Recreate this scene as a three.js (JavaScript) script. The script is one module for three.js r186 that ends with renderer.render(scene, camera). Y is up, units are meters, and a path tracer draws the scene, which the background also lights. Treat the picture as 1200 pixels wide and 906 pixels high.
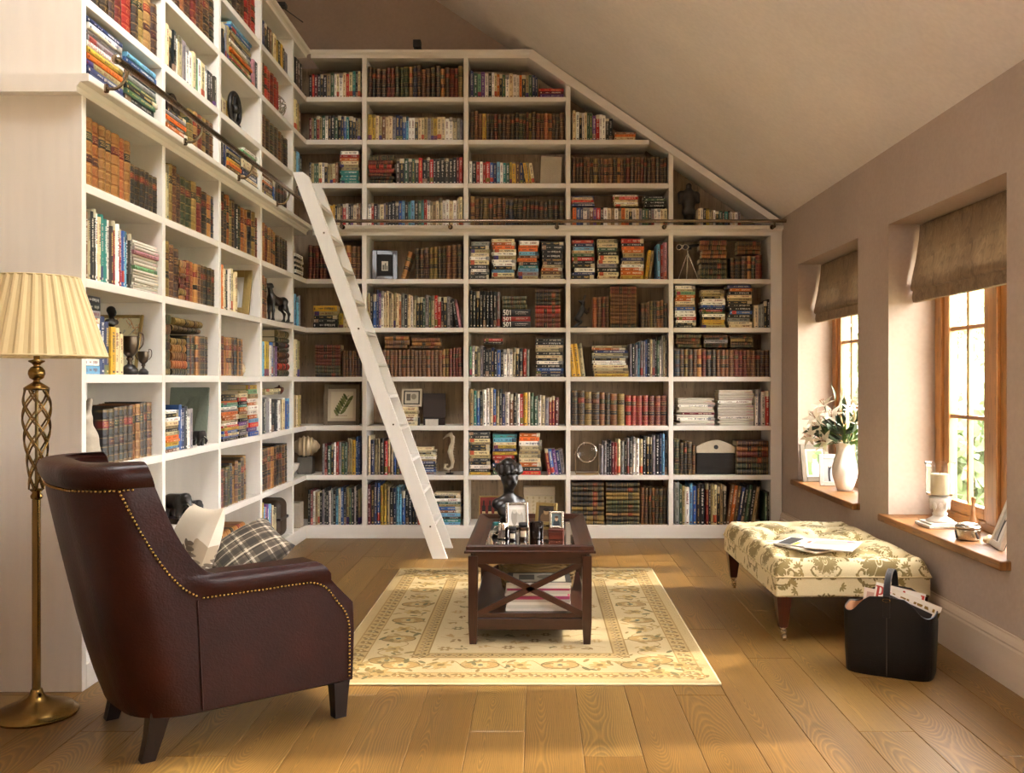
import * as THREE from 'three';
import { mergeGeometries, toCreasedNormals, mergeVertices } from 'three/addons/utils/BufferGeometryUtils.js';
import { RoundedBoxGeometry } from 'three/addons/geometries/RoundedBoxGeometry.js';
import { MarchingCubes } from 'three/addons/objects/MarchingCubes.js';

// ---------- camera, sky, sun, exposure ----------
const scene = new THREE.Scene();
const renderer = new THREE.WebGLRenderer({ antialias: true });
renderer.toneMapping = THREE.LinearToneMapping;
renderer.toneMappingExposure = 1.12;
renderer.shadowMap.enabled = true;
const EYE = 1.16, FOC = 1084;                       // eye height in metres, focal length in pixels of the 906 pixel high frame
const camera = new THREE.PerspectiveCamera(2 * Math.atan(453 / FOC) * 180 / Math.PI, 1200 / 906, 0.05, 200);
camera.position.set(0, EYE, 0);
camera.lookAt(0, EYE, -1);
camera.setViewOffset(1200, 906, -30, 8, 1200, 906);  // lens shifted: the vanishing point lies a little to one side
scene.background = new THREE.Color(1.0, 0.975, 0.955); // bright hazy afternoon sky
scene.backgroundIntensity = 28;
const sun = new THREE.DirectionalLight(new THREE.Color(1.0, 0.88, 0.7), 9.5);
sun.position.set(12, 12 * 0.57, -4.2 - 1.05);
sun.target.position.set(0, 0, -4.2);
sun.shadow.radius = 4;
sun.castShadow = true;
Object.assign(sun.shadow.camera, { left: -6, right: 6, top: 6, bottom: -6, near: 0.5, far: 40 });
sun.shadow.mapSize.set(2048, 2048);
scene.add(sun, sun.target);

// ---------- helpers ----------
const V = (x, y, z) => new THREE.Vector3(x, y, z);
function rngOf(seed) { let a = seed >>> 0; return () => { a = (a + 0x6d2b79f5) | 0; let t = Math.imul(a ^ (a >>> 15), 1 | a); t = (t + Math.imul(t ^ (t >>> 7), 61 | t)) ^ t; return ((t ^ (t >>> 14)) >>> 0) / 4294967296; }; }
const rnd = rngOf(77);
const rr = (a, b) => a + (b - a) * rnd();
const clamp = (x, a = 0, b = 1) => Math.min(b, Math.max(a, x));
const lerp = (a, b, t) => a + (b - a) * t;
const smooth = (a, b, x) => { const t = clamp((x - a) / (b - a)); return t * t * (3 - 2 * t); };
const used = new Map();
function numbered(name) { const n = used.get(name) || 0; used.set(name, n + 1); return n ? name + '_' + String(n).padStart(3, '0') : name; }
function shade(o) { o.castShadow = true; o.receiveShadow = true; return o; }
function mesh(name, geometry, material, parent) { const m = shade(new THREE.Mesh(geometry, material)); m.name = name; if (parent) parent.add(m); return m; }
function tag(o, label, category, group) { o.userData.label = label; o.userData.category = category; if (group) o.userData.group = group; return o; }
function thing(name, label, category, [x, y, z] = [0, 0, 0], turn = 0, group) {
  const o = new THREE.Group(); o.name = numbered(name); o.position.set(x, y, z); o.rotation.y = turn; scene.add(o);
  return tag(o, label, category, group);
}
function solo(name, geometry, material, label, category, group) { return tag(mesh(numbered(name), geometry, material, scene), label, category, group); }
function struct(name, geometry, material) { const m = geometry ? mesh(name, geometry, material, scene) : new THREE.Group(); m.name = name; if (!geometry) scene.add(m); m.userData.kind = 'structure'; return m; }
// geometry helpers; all are indexed or not as they come, merged without index
const flat = (g) => (g.index ? g.toNonIndexed() : g);
function merge(list) {
  const gs = list.map((g) => { const f = flat(g); for (const k of Object.keys(f.attributes)) if (!['position', 'normal', 'uv'].includes(k)) f.deleteAttribute(k); if (!f.attributes.uv) f.setAttribute('uv', new THREE.BufferAttribute(new Float32Array(f.attributes.position.count * 2), 2)); return f; });
  return mergeGeometries(gs, false);
}
// uv in metres by the dominant direction of each face; grain 'x', 'y' or 'z' runs along v
function uvm(g, grain = 'y', s = 1) {
  g = flat(g); const p = g.attributes.position, uv = new Float32Array(p.count * 2), a = V(), b = V(), c = V(), n = V();
  for (let i = 0; i < p.count; i += 3) {
    a.fromBufferAttribute(p, i); b.fromBufferAttribute(p, i + 1); c.fromBufferAttribute(p, i + 2);
    n.copy(b).sub(a).cross(c.clone().sub(a)); const ax = Math.abs(n.x), ay = Math.abs(n.y), az = Math.abs(n.z);
    const d = ax >= ay && ax >= az ? 'x' : ay >= az ? 'y' : 'z';
    const others = ['x', 'y', 'z'].filter((k) => k !== d), vk = others.includes(grain) ? grain : others[1], uk = others.find((k) => k !== vk);
    [a, b, c].forEach((q, k) => { uv[(i + k) * 2] = q[uk] * s; uv[(i + k) * 2 + 1] = q[vk] * s; });
  }
  g.setAttribute('uv', new THREE.BufferAttribute(uv, 2)); return g;
}
// box from corner to corner with a small chamfer
function bx(x0, x1, y0, y1, z0, z1, r = 0.002, grain = 'y') {
  const w = Math.abs(x1 - x0), h = Math.abs(y1 - y0), d = Math.abs(z1 - z0), q = Math.min(r, w / 2.2, h / 2.2, d / 2.2);
  const g = q > 0.0001 ? new RoundedBoxGeometry(w, h, d, 1, q) : new THREE.BoxGeometry(w, h, d);
  g.translate((x0 + x1) / 2, (y0 + y1) / 2, (z0 + z1) / 2); return uvm(g, grain);
}
const lathe = (pts, seg = 32) => new THREE.LatheGeometry(pts.map(([r, y]) => new THREE.Vector2(Math.max(r, 0.0001), y)), seg);
const tube = (pts, r, seg = 32, rad = 8, closed = false) => new THREE.TubeGeometry(new THREE.CatmullRomCurve3(pts.map((p) => (p.isVector3 ? p : V(...p))), closed), seg, r, rad, closed);
function rod(a, b, r0, r1 = r0, seg = 12) { const A = V(...a), B = V(...b), l = A.distanceTo(B), g = new THREE.CylinderGeometry(r1, r0, l, seg); g.applyQuaternion(new THREE.Quaternion().setFromUnitVectors(V(0, 1, 0), B.clone().sub(A).normalize())); const m = A.add(B).multiplyScalar(0.5); return g.translate(m.x, m.y, m.z); }
function bar(a, b, w, t, grain = 'y') { const A = V(...a), B = V(...b), l = A.distanceTo(B), g = uvm(new RoundedBoxGeometry(w, l, t, 1, Math.min(w, t) * 0.08), 'y'); g.applyQuaternion(new THREE.Quaternion().setFromUnitVectors(V(0, 1, 0), B.clone().sub(A).normalize())); const m = A.add(B).multiplyScalar(0.5); return g.translate(m.x, m.y, m.z); }
function extrude(pts, depth, bevel = 0, holes = []) {
  const s = new THREE.Shape(pts.map((p) => new THREE.Vector2(...p))); holes.forEach((h) => s.holes.push(new THREE.Path(h.map((p) => new THREE.Vector2(...p)))));
  return new THREE.ExtrudeGeometry(s, { depth, bevelEnabled: bevel > 0, bevelSize: bevel, bevelThickness: bevel, bevelSegments: 2, steps: 1, curveSegments: 12 });
}
const at = (g, x, y, z) => g.translate(x, y, z);
// a loft: rings of equal point counts, closed round and capped
function loft(rings, cap0 = true, cap1 = true, crease = 0.9, strip = false) {   // strip: caps run between the outer and the inner half of the ring
  const n = rings[0].length, pos = [], idx = [], uv = [];
  rings.forEach((r, i) => r.forEach((p, j) => { pos.push(p[0], p[1], p[2]); uv.push(j / n, i / (rings.length - 1)); }));
  for (let i = 0; i + 1 < rings.length; i++) for (let j = 0; j < n; j++) { const a = i * n + j, b = i * n + (j + 1) % n, c = a + n, d = b + n; idx.push(a, b, d, a, d, c); }
  const fan = (i, flip) => { if (strip) { const o = i * n; for (let j = 0; j + 1 < n / 2; j++) { const a = o + j, b = o + j + 1, c = o + n - 2 - j, d = o + n - 1 - j; flip ? idx.push(a, c, b, a, d, c) : idx.push(a, b, c, a, c, d); } return; } const o = i * n, c = pos.length / 3, m = [0, 0, 0]; rings[i].forEach((p) => p.forEach((x, k) => (m[k] += x / n))); pos.push(...m); uv.push(0.5, 0.5); for (let j = 0; j < n; j++) flip ? idx.push(c, o + (j + 1) % n, o + j) : idx.push(c, o + j, o + (j + 1) % n); };
  if (cap0) fan(0, true); if (cap1) fan(rings.length - 1, false);
  const g = new THREE.BufferGeometry(); g.setAttribute('position', new THREE.Float32BufferAttribute(pos, 3)); g.setAttribute('uv', new THREE.Float32BufferAttribute(uv, 2)); g.setIndex(idx);
  return toCreasedNormals(g, crease);
}
// a smooth body grown round bones [ax,ay,az,ra, bx,by,bz,rb]
function organic(bones, cell = 0.004, k = 0.012) {
  let lo = [1e9, 1e9, 1e9], hi = [-1e9, -1e9, -1e9];
  for (const b of bones) for (const o of [0, 4]) for (let i = 0; i < 3; i++) { lo[i] = Math.min(lo[i], b[o + i] - b[o + 3]); hi[i] = Math.max(hi[i], b[o + i] + b[o + 3]); }
  const c = lo.map((l, i) => (l + hi[i]) / 2), half = Math.max(...lo.map((l, i) => hi[i] - l)) / 2 + cell * 3 + k, res = Math.min(96, Math.ceil(2 * half / cell));
  const mc = new MarchingCubes(res, new THREE.MeshStandardMaterial(), false, false, 120000), hs = res / 2; mc.isolation = 0;
  for (let z = 0; z < res; z++) for (let y = 0; y < res; y++) for (let x = 0; x < res; x++) {
    const p = [c[0] + (x - hs) / hs * half, c[1] + (y - hs) / hs * half, c[2] + (z - hs) / hs * half]; let s = 1e9;
    for (const b of bones) {
      const ex = b[4] - b[0], ey = b[5] - b[1], ez = b[6] - b[2], px = p[0] - b[0], py = p[1] - b[1], pz = p[2] - b[2], l = ex * ex + ey * ey + ez * ez;
      const t = l > 0 ? clamp((px * ex + py * ey + pz * ez) / l) : 0, d = Math.hypot(px - t * ex, py - t * ey, pz - t * ez) - lerp(b[3], b[7], t), h = Math.max(k - Math.abs(d - s), 0) / k;
      s = Math.min(d, s) - h * h * k * 0.25;
    }
    mc.field[x + y * res + z * res * res] = -s;
  }
  mc.update(); const n = mc.count ?? mc.geometry.drawRange.count, g = new THREE.BufferGeometry();
  const pos = mc.positionArray.slice(0, n * 3);
  for (let i = 0; i < n; i++) for (let q = 0; q < 3; q++) pos[i * 3 + q] = c[q] + pos[i * 3 + q] * half;
  g.setAttribute('position', new THREE.BufferAttribute(pos, 3));
  const m = mergeVertices(g, 1e-5); m.computeVertexNormals();
  const uv = new Float32Array(m.attributes.position.count * 2); for (let i = 0; i < uv.length / 2; i++) { uv[i * 2] = m.attributes.position.getX(i); uv[i * 2 + 1] = m.attributes.position.getY(i); }
  m.setAttribute('uv', new THREE.BufferAttribute(uv, 2)); return m;
}
// ---------- textures ----------
const hash2 = (x, y, s = 0) => { let h = Math.imul(x | 0, 374761393) + Math.imul(y | 0, 668265263) + Math.imul(s | 0, 982451653); h = Math.imul(h ^ (h >>> 13), 1274126177); return ((h ^ (h >>> 16)) >>> 0) / 4294967296; };
function vnoise(x, y, px = 0, py = 0, s = 0) {   // value noise, tiling with whole periods px, py when given
  const ix = Math.floor(x), iy = Math.floor(y), fx = x - ix, fy = y - iy, u = fx * fx * (3 - 2 * fx), v = fy * fy * (3 - 2 * fy);
  const w = (a, p) => (p ? ((a % p) + p) % p : a), h = (a, b) => hash2(w(a, px), w(b, py), s);
  return lerp(lerp(h(ix, iy), h(ix + 1, iy), u), lerp(h(ix, iy + 1), h(ix + 1, iy + 1), u), v);
}
const fbm = (x, y, px = 0, py = 0, o = 4, s = 0) => { let a = 0, k = 0.5, t = 0; for (let i = 0; i < o; i++) { a += k * vnoise(x, y, px, py, s + i); t += k; k *= 0.5; x *= 2; y *= 2; px *= 2; py *= 2; } return a / t; };
function dataTex(w, h, f, srgb = true, rep) {
  const d = new Uint8Array(w * h * 4);
  for (let y = 0; y < h; y++) for (let x = 0; x < w; x++) { const c = f(x, y), o = (y * w + x) * 4; if (typeof c === 'number') d[o] = d[o + 1] = d[o + 2] = clamp(c) * 255; else { d[o] = clamp(c[0]) * 255; d[o + 1] = clamp(c[1]) * 255; d[o + 2] = clamp(c[2]) * 255; } d[o + 3] = 255; }
  const t = new THREE.DataTexture(d, w, h); t.magFilter = THREE.LinearFilter; t.minFilter = THREE.LinearMipmapLinearFilter; t.generateMipmaps = true; t.wrapS = t.wrapT = THREE.RepeatWrapping;
  if (srgb) t.colorSpace = THREE.SRGBColorSpace; if (rep) t.repeat.set(...rep); t.needsUpdate = true; return t;
}
function canvasTex(w, h, draw, clampIt = true) {
  const c = document.createElement('canvas'); c.width = w; c.height = h; draw(c.getContext('2d'), w, h);
  const t = new THREE.CanvasTexture(c); t.colorSpace = THREE.SRGBColorSpace; t.magFilter = THREE.LinearFilter; if (!clampIt) t.wrapS = t.wrapT = THREE.RepeatWrapping; return t;
}
function repeated(t, x, y) { const c = t.clone(); c.repeat.set(x, y); c.needsUpdate = true; return c; }
const css = (c, k = 1) => `rgb(${c.map((v) => Math.round(clamp(v * k, 0, 255))).join(',')})`;

// oak boards: four boards side by side, each with its own cathedral grain
const oakTex = dataTex(1024, 2048, (x, y) => {
  const b = Math.floor(x / 256), u = (x % 256) / 256 - 0.5, v = y / 2048 * 8, s = b * 31;
  const wob = fbm(v * 0.9 + s, u * 2 + 3, 0, 0, 3, s) - 0.5, c0 = (hash2(b, 5) - 0.5) * 0.5;
  const hh = 1.3 * (fbm(v * 0.42, 7 + b * 3, 0, 0, 2, s) - 0.42) * (b % 2 ? 1 : 2.6) + 0.25;
  const ring = Math.sqrt((u - c0 + wob * 0.16) ** 2 * 7 + hh * hh) * (b % 2 ? 15 : 11) + wob * 1.6, f = ring - Math.floor(ring);
  const line = f < 0.72 ? f / 0.72 : (1 - f) / 0.28, pore = vnoise(u * 190, v * 7, 0, 0, s + 9), fine = vnoise(u * 70, v * 2.2, 0, 0, s + 4);
  const k = 0.76 + 0.25 * Math.pow(1 - line, 1.6) + 0.08 * (fine - 0.5) + (pore > 0.80 ? -0.07 : 0.015) + (fbm(u * 3, v * 0.4, 0, 0, 3, s + 2) - 0.5) * 0.16;
  return [k, k * 0.985, k * 0.955];
});
// plain straight grain used under several wood colours (1 m tile)
const grainTex = dataTex(512, 1024, (x, y) => {
  const u = x / 512, v = y / 1024, w = fbm(u * 4, v * 3, 4, 3, 3, 5) * 0.9, f = vnoise((u + w * 0.05) * 90, v * 6, 90, 6, 3), g = vnoise((u + w * 0.04) * 26, v * 3, 26, 3, 8), p = vnoise(u * 220, v * 18, 220, 18, 2);
  const k = 0.72 + 0.2 * g + 0.12 * f - (p > 0.82 ? 0.16 : 0); return [k, k * 0.98, k * 0.95];
});
const leatherTex = dataTex(512, 512, (x, y) => { const u = x / 512, v = y / 512, k = 0.74 + 0.3 * fbm(u * 5, v * 5, 5, 5, 5, 2) + 0.05 * (vnoise(u * 110, v * 110, 110, 110, 7) - 0.5); return [k, k * 0.98, k * 0.96]; });
const leatherBump = dataTex(512, 512, (x, y) => { const u = x / 512, v = y / 512; return 0.5 * vnoise(u * 96, v * 96, 96, 96, 1) + 0.3 * vnoise(u * 48, v * 48, 48, 48, 4) + 0.2 * fbm(u * 6, v * 6, 6, 6, 3, 3); }, false);
const plasterBump = dataTex(512, 512, (x, y) => { const u = x / 512, v = y / 512; return 0.6 * fbm(u * 12, v * 12, 12, 12, 5, 6) + 0.4 * vnoise(u * 120, v * 120, 120, 120, 3); }, false);
const plasterTex = dataTex(512, 512, (x, y) => { const u = x / 512, v = y / 512, k = 0.94 + 0.1 * (fbm(u * 4, v * 4, 4, 4, 5, 9) - 0.5) + 0.03 * (vnoise(u * 160, v * 160, 160, 160, 1) - 0.5); return [k, k, k]; });
const weaveBump = dataTex(256, 256, (x, y) => 0.5 + 0.25 * Math.sin(x / 256 * Math.PI * 2 * 48) * Math.cos(y / 256 * Math.PI * 2 * 48) + 0.25 * (hash2(x, y) - 0.5), false);
const paintTex = dataTex(256, 512, (x, y) => { const u = x / 256, v = y / 512, k = 0.97 + 0.02 * (vnoise(u * 60, v * 5, 60, 5, 1) - 0.5) + 0.025 * (fbm(u * 4, v * 4, 4, 4, 3, 2) - 0.5); return [k, k, k * 0.995]; });

const std = (color, roughness, o = {}) => new THREE.MeshStandardMaterial({ color, roughness, ...o });
const phy = (color, roughness, o = {}) => new THREE.MeshPhysicalMaterial({ color, roughness, ...o });
const M = {
  white: std(0xf1ebe1, 0.5, { map: paintTex }),
  greigeBoard: std(0xb09d83, 0.7, { map: grainTex }),      // grained greige boards lining the end wall bookcase and its corner
  wall: std(0xb9a593, 0.92, { map: plasterTex, bumpMap: plasterBump, bumpScale: 0.0012 }),
  ceiling: std(0xf4ece2, 0.95, { map: plasterTex, bumpMap: plasterBump, bumpScale: 0.0012 }),
  skirting: std(0xcdb9a2, 0.55, { map: paintTex }),
  oakFrame: phy(0xb98345, 0.42, { map: grainTex, clearcoat: 0.35, clearcoatRoughness: 0.3 }),
  oakSill: phy(0x94642f, 0.5, { map: grainTex, clearcoat: 0.15, clearcoatRoughness: 0.5 }),
  pane: phy(0xffffff, 0.02, { transmission: 1, thickness: 0 }),
  mahogany: phy(0x3c1b10, 0.36, { map: grainTex, clearcoat: 0.3, clearcoatRoughness: 0.2 }),
  legwood: phy(0x4b1d10, 0.3, { map: grainTex, clearcoat: 0.5, clearcoatRoughness: 0.2 }),
  darkleg: phy(0x21120b, 0.4, { map: grainTex, specularIntensity: 0.5, clearcoat: 0.08, clearcoatRoughness: 0.3 }),
  brass: std(0x84693a, 0.27, { metalness: 1 }),
  brassDark: std(0x6f5b38, 0.34, { metalness: 1 }),
  nickel: std(0x8d7f6c, 0.25, { metalness: 1 }),
  chrome: std(0xd8d2c8, 0.12, { metalness: 1 }),
  silver: std(0xc9c2b4, 0.25, { metalness: 1 }),
  pewter: std(0x5d5247, 0.3, { metalness: 1 }),
  bronze: phy(0x1d1815, 0.32, { clearcoat: 0.3, clearcoatRoughness: 0.25 }),
  blackiron: std(0x16120f, 0.5),
  leather: phy(0x300f07, 0.4, { map: repeated(leatherTex, 2.2, 2.2), bumpMap: repeated(leatherBump, 3, 3), bumpScale: 0.0008, specularIntensity: 0.35, clearcoat: 0.13, clearcoatRoughness: 0.22 }),
  blackleather: phy(0x0a0606, 0.5, { specularIntensity: 0.5, bumpMap: repeated(leatherBump, 4, 4), bumpScale: 0.0006, clearcoat: 0.15, clearcoatRoughness: 0.4 }),
  stitch: std(0x4a3e33, 0.8),
  suede: std(0xa9764e, 0.9),
  paper: std(0xe2d6bd, 0.9),
  china: phy(0xf3ebdd, 0.18, { clearcoat: 0.6, clearcoatRoughness: 0.1 }),
  stone: std(0xbcb09c, 0.85, { map: plasterTex, bumpMap: plasterBump, bumpScale: 0.003 }),
  greystone: std(0x6e6a60, 0.9, { map: plasterTex, bumpMap: plasterBump, bumpScale: 0.003 }),
  limewash: std(0xe6ded0, 0.75, { map: plasterTex, bumpMap: plasterBump, bumpScale: 0.003 }),
  glass: phy(0xffffff, 0.02, { transmission: 1, thickness: 0.004, ior: 1.45 }),
  thinglass: phy(0xffffff, 0.02, { transmission: 1, thickness: 0 }),
  wax: phy(0xefe2bd, 0.55, { transmission: 0.15, thickness: 0 }),
  shell: phy(0xd9c6a2, 0.4, { clearcoat: 0.3 }),
  photoframe: phy(0x2c1a10, 0.4, { map: grainTex, clearcoat: 0.2 }),
  gilt: std(0x9a8350, 0.42, { metalness: 0.75, bumpMap: plasterBump, bumpScale: 0.004 }),
  slate: std(0x737c6c, 0.85, { map: plasterTex, bumpMap: plasterBump, bumpScale: 0.002 }),
  greywood: std(0x7d705c, 0.7, { map: grainTex }),
  plaster: std(0xd3c6ab, 0.85, { map: plasterTex }),
  redwood: phy(0x6b2a16, 0.35, { map: grainTex, clearcoat: 0.3 }),
  amber: phy(0x9a6a3a, 0.4, { clearcoat: 0.2 }),
  boxblack: phy(0x181412, 0.5, {}),
  rope: std(0x7a6036, 0.9, { bumpMap: weaveBump, bumpScale: 0.001 }),
};
// printed pictures: one sheet of 4 x 4 small pictures, 256 pixels each
const PRINT = {};
const printTex = canvasTex(1024, 1024, (g) => {
  const cell = (i, f) => { g.save(); g.translate((i % 4) * 256, Math.floor(i / 4) * 256); g.beginPath(); g.rect(0, 0, 256, 256); g.clip(); f(); g.restore(); };
  const R = rngOf(5), fill = (c) => { g.fillStyle = c; g.fillRect(0, 0, 256, 256); }, ell = (x, y, a, b, c, r = 0) => { g.fillStyle = c; g.beginPath(); g.ellipse(x, y, a, b, r, 0, 7); g.fill(); };
  cell(0, () => { fill('#d9cfb2'); g.strokeStyle = '#5b5a2e'; g.lineWidth = 4; g.beginPath(); g.moveTo(205, 40); g.quadraticCurveTo(120, 90, 90, 215); g.stroke(); for (let i = 0; i < 15; i++) { const t = i / 15, x = lerp(200, 92, t), y = lerp(45, 205, t); ell(x + (i % 2 ? 34 : -34), y + 8, 38, 13, ['#4f5a2c', '#69703a', '#7a7f4b'][i % 3], i % 2 ? -0.6 : 0.9); } g.fillStyle = '#7a3d25'; for (let i = 0; i < 6; i++) g.fillRect(60 + i * 22, 226, 14, 5); });   // botanical sprig
  cell(1, () => { fill('#cfc9bd'); ell(90, 150, 46, 100, '#8f887c'); ell(92, 70, 30, 36, '#bdb5a6'); ell(170, 165, 46, 95, '#a39c90'); ell(168, 82, 28, 34, '#c9c1b3'); ell(120, 40, 120, 18, '#dcd7cd'); });  // two figures, pale
  cell(2, () => { fill('#3c3024'); ell(128, 190, 90, 90, '#6b5238'); ell(128, 90, 44, 52, '#a98a63'); ell(128, 60, 50, 28, '#241a12'); });  // portrait, brown
  cell(3, () => { fill('#5e6c6c'); ell(128, 210, 85, 90, '#2a3238'); ell(128, 105, 42, 50, '#c09a78'); ell(128, 74, 46, 24, '#4a3626'); });  // portrait, blue grey
  cell(4, () => { fill('#6d8a4a'); ell(60, 60, 80, 60, '#8fae63'); ell(200, 80, 80, 70, '#54703a'); ell(128, 190, 60, 90, '#f0eadc'); ell(128, 90, 34, 40, '#d9b48d'); ell(128, 66, 40, 26, '#c49a4a'); });  // child on a lawn
  cell(5, () => { fill('#b9b6b0'); ell(128, 170, 40, 110, '#3a3a3e'); ell(128, 70, 26, 30, '#d8c6ae'); ell(170, 190, 40, 90, '#e8e6e0'); });  // couple
  cell(6, () => { fill('#17120e'); g.fillStyle = '#d5cfc0'; g.fillRect(78, 78, 100, 110); g.fillStyle = '#6c665c'; g.fillRect(92, 120, 30, 60); g.fillRect(128, 100, 20, 80); g.fillRect(155, 130, 16, 50); });   // engraving in a dark mount
  cell(7, () => { fill('#d6cfae'); for (let i = 0; i < 60; i++) { g.strokeStyle = ['#b08a5a', '#8f9c86', '#c0714a', '#7d8f95'][i % 4]; g.lineWidth = 2; g.beginPath(); const x = R() * 256, y = R() * 256; g.moveTo(x, y); g.bezierCurveTo(x + R() * 80 - 40, y + R() * 80 - 40, x + R() * 80 - 40, y + R() * 80 - 40, x + R() * 80 - 40, y + R() * 80 - 40); g.stroke(); } ell(90, 90, 40, 50, '#c9b07e66'); ell(170, 150, 50, 40, '#9fb0a066'); });   // old map
  cell(8, () => { fill('#e6dfce'); g.fillStyle = '#3a322a'; g.fillRect(0, 0, 256, 70); ell(150, 150, 60, 60, '#b99570'); g.fillStyle = '#7c2c2c'; for (let i = 0; i < 5; i++) g.fillRect(20 + i * 42, 22, 30, 26); g.fillStyle = '#d6cdb9'; g.fillRect(20, 190, 120, 40); });  // magazine cover
  cell(9, () => { fill('#f0ece2'); g.fillStyle = '#b33a2a'; g.font = 'bold 74px serif'; g.fillText('Period H', 6, 70); g.fillStyle = '#c8bda8'; g.fillRect(20, 95, 216, 140); });
  cell(10, () => { fill('#e9e3d4'); g.fillStyle = '#8d6f2e'; g.font = 'bold 84px sans-serif'; g.fillText('LIVING', 4, 84); g.fillStyle = '#4a4338'; g.fillRect(14, 104, 228, 120); ell(120, 160, 60, 40, '#b8a58a'); });
  cell(11, () => { fill('#dcd8d0'); g.fillStyle = '#22201e'; g.fillRect(12, 12, 232, 60); g.fillStyle = '#d8b53a'; g.fillRect(12, 76, 100, 20); ell(160, 160, 62, 54, '#a06b50'); ell(160, 150, 30, 30, '#3a2a22'); g.fillStyle = '#b0a894'; for (let i = 0; i < 6; i++) g.fillRect(20, 120 + i * 20, 80, 8); });
  cell(12, () => { fill('#e8ddd2'); g.fillStyle = '#c7a79a'; g.fillRect(20, 20, 216, 130); g.fillStyle = '#aaa296'; for (let i = 0; i < 7; i++) g.fillRect(24, 166 + i * 12, 200 - (i * 37) % 60, 5); g.fillStyle = '#c2406a'; g.fillRect(180, 30, 40, 16); });
  cell(13, () => { fill('#6a1f16'); for (const x of [50, 128, 206]) { g.fillStyle = '#17130f'; g.fillRect(x - 22, 90, 44, 150); g.fillRect(x - 9, 40, 18, 60); g.fillStyle = '#cbb98a'; g.fillRect(x - 20, 150, 40, 46); g.fillStyle = '#3c3020'; g.fillRect(x - 12, 162, 24, 4); g.fillRect(x - 12, 172, 24, 4); } g.fillStyle = '#c8a85a'; g.fillRect(0, 0, 256, 8); });  // print of bottles
  cell(14, () => { fill('#c9bd9c'); for (let i = 0; i < 7; i++) for (let j = 0; j < 5; j++) { g.fillStyle = '#b3a582'; g.beginPath(); g.ellipse(28 + j * 50, 24 + i * 36, 9, 14, 0.4 * (i % 3), 0, 7); g.fill(); } });
  cell(15, () => { fill('#2f2a24'); g.fillStyle = '#bdb39c'; g.fillRect(26, 26, 204, 204); g.fillStyle = '#5a5246'; g.fillRect(50, 60, 60, 120); ell(160, 110, 40, 50, '#857b68'); });
});
const printMat = std(0xffffff, 0.75, { map: printTex });
// flat picture of size w x h showing cell i, facing +z
function printPlane(i, w, h) { const g = new THREE.PlaneGeometry(w, h), uv = g.attributes.uv; for (let k = 0; k < 4; k++) uv.setXY(k, (i % 4 + 0.02 + 0.96 * uv.getX(k)) / 4, 1 - (Math.floor(i / 4) + 1 - 0.02 - 0.96 * uv.getY(k)) / 4); return g; }
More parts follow.
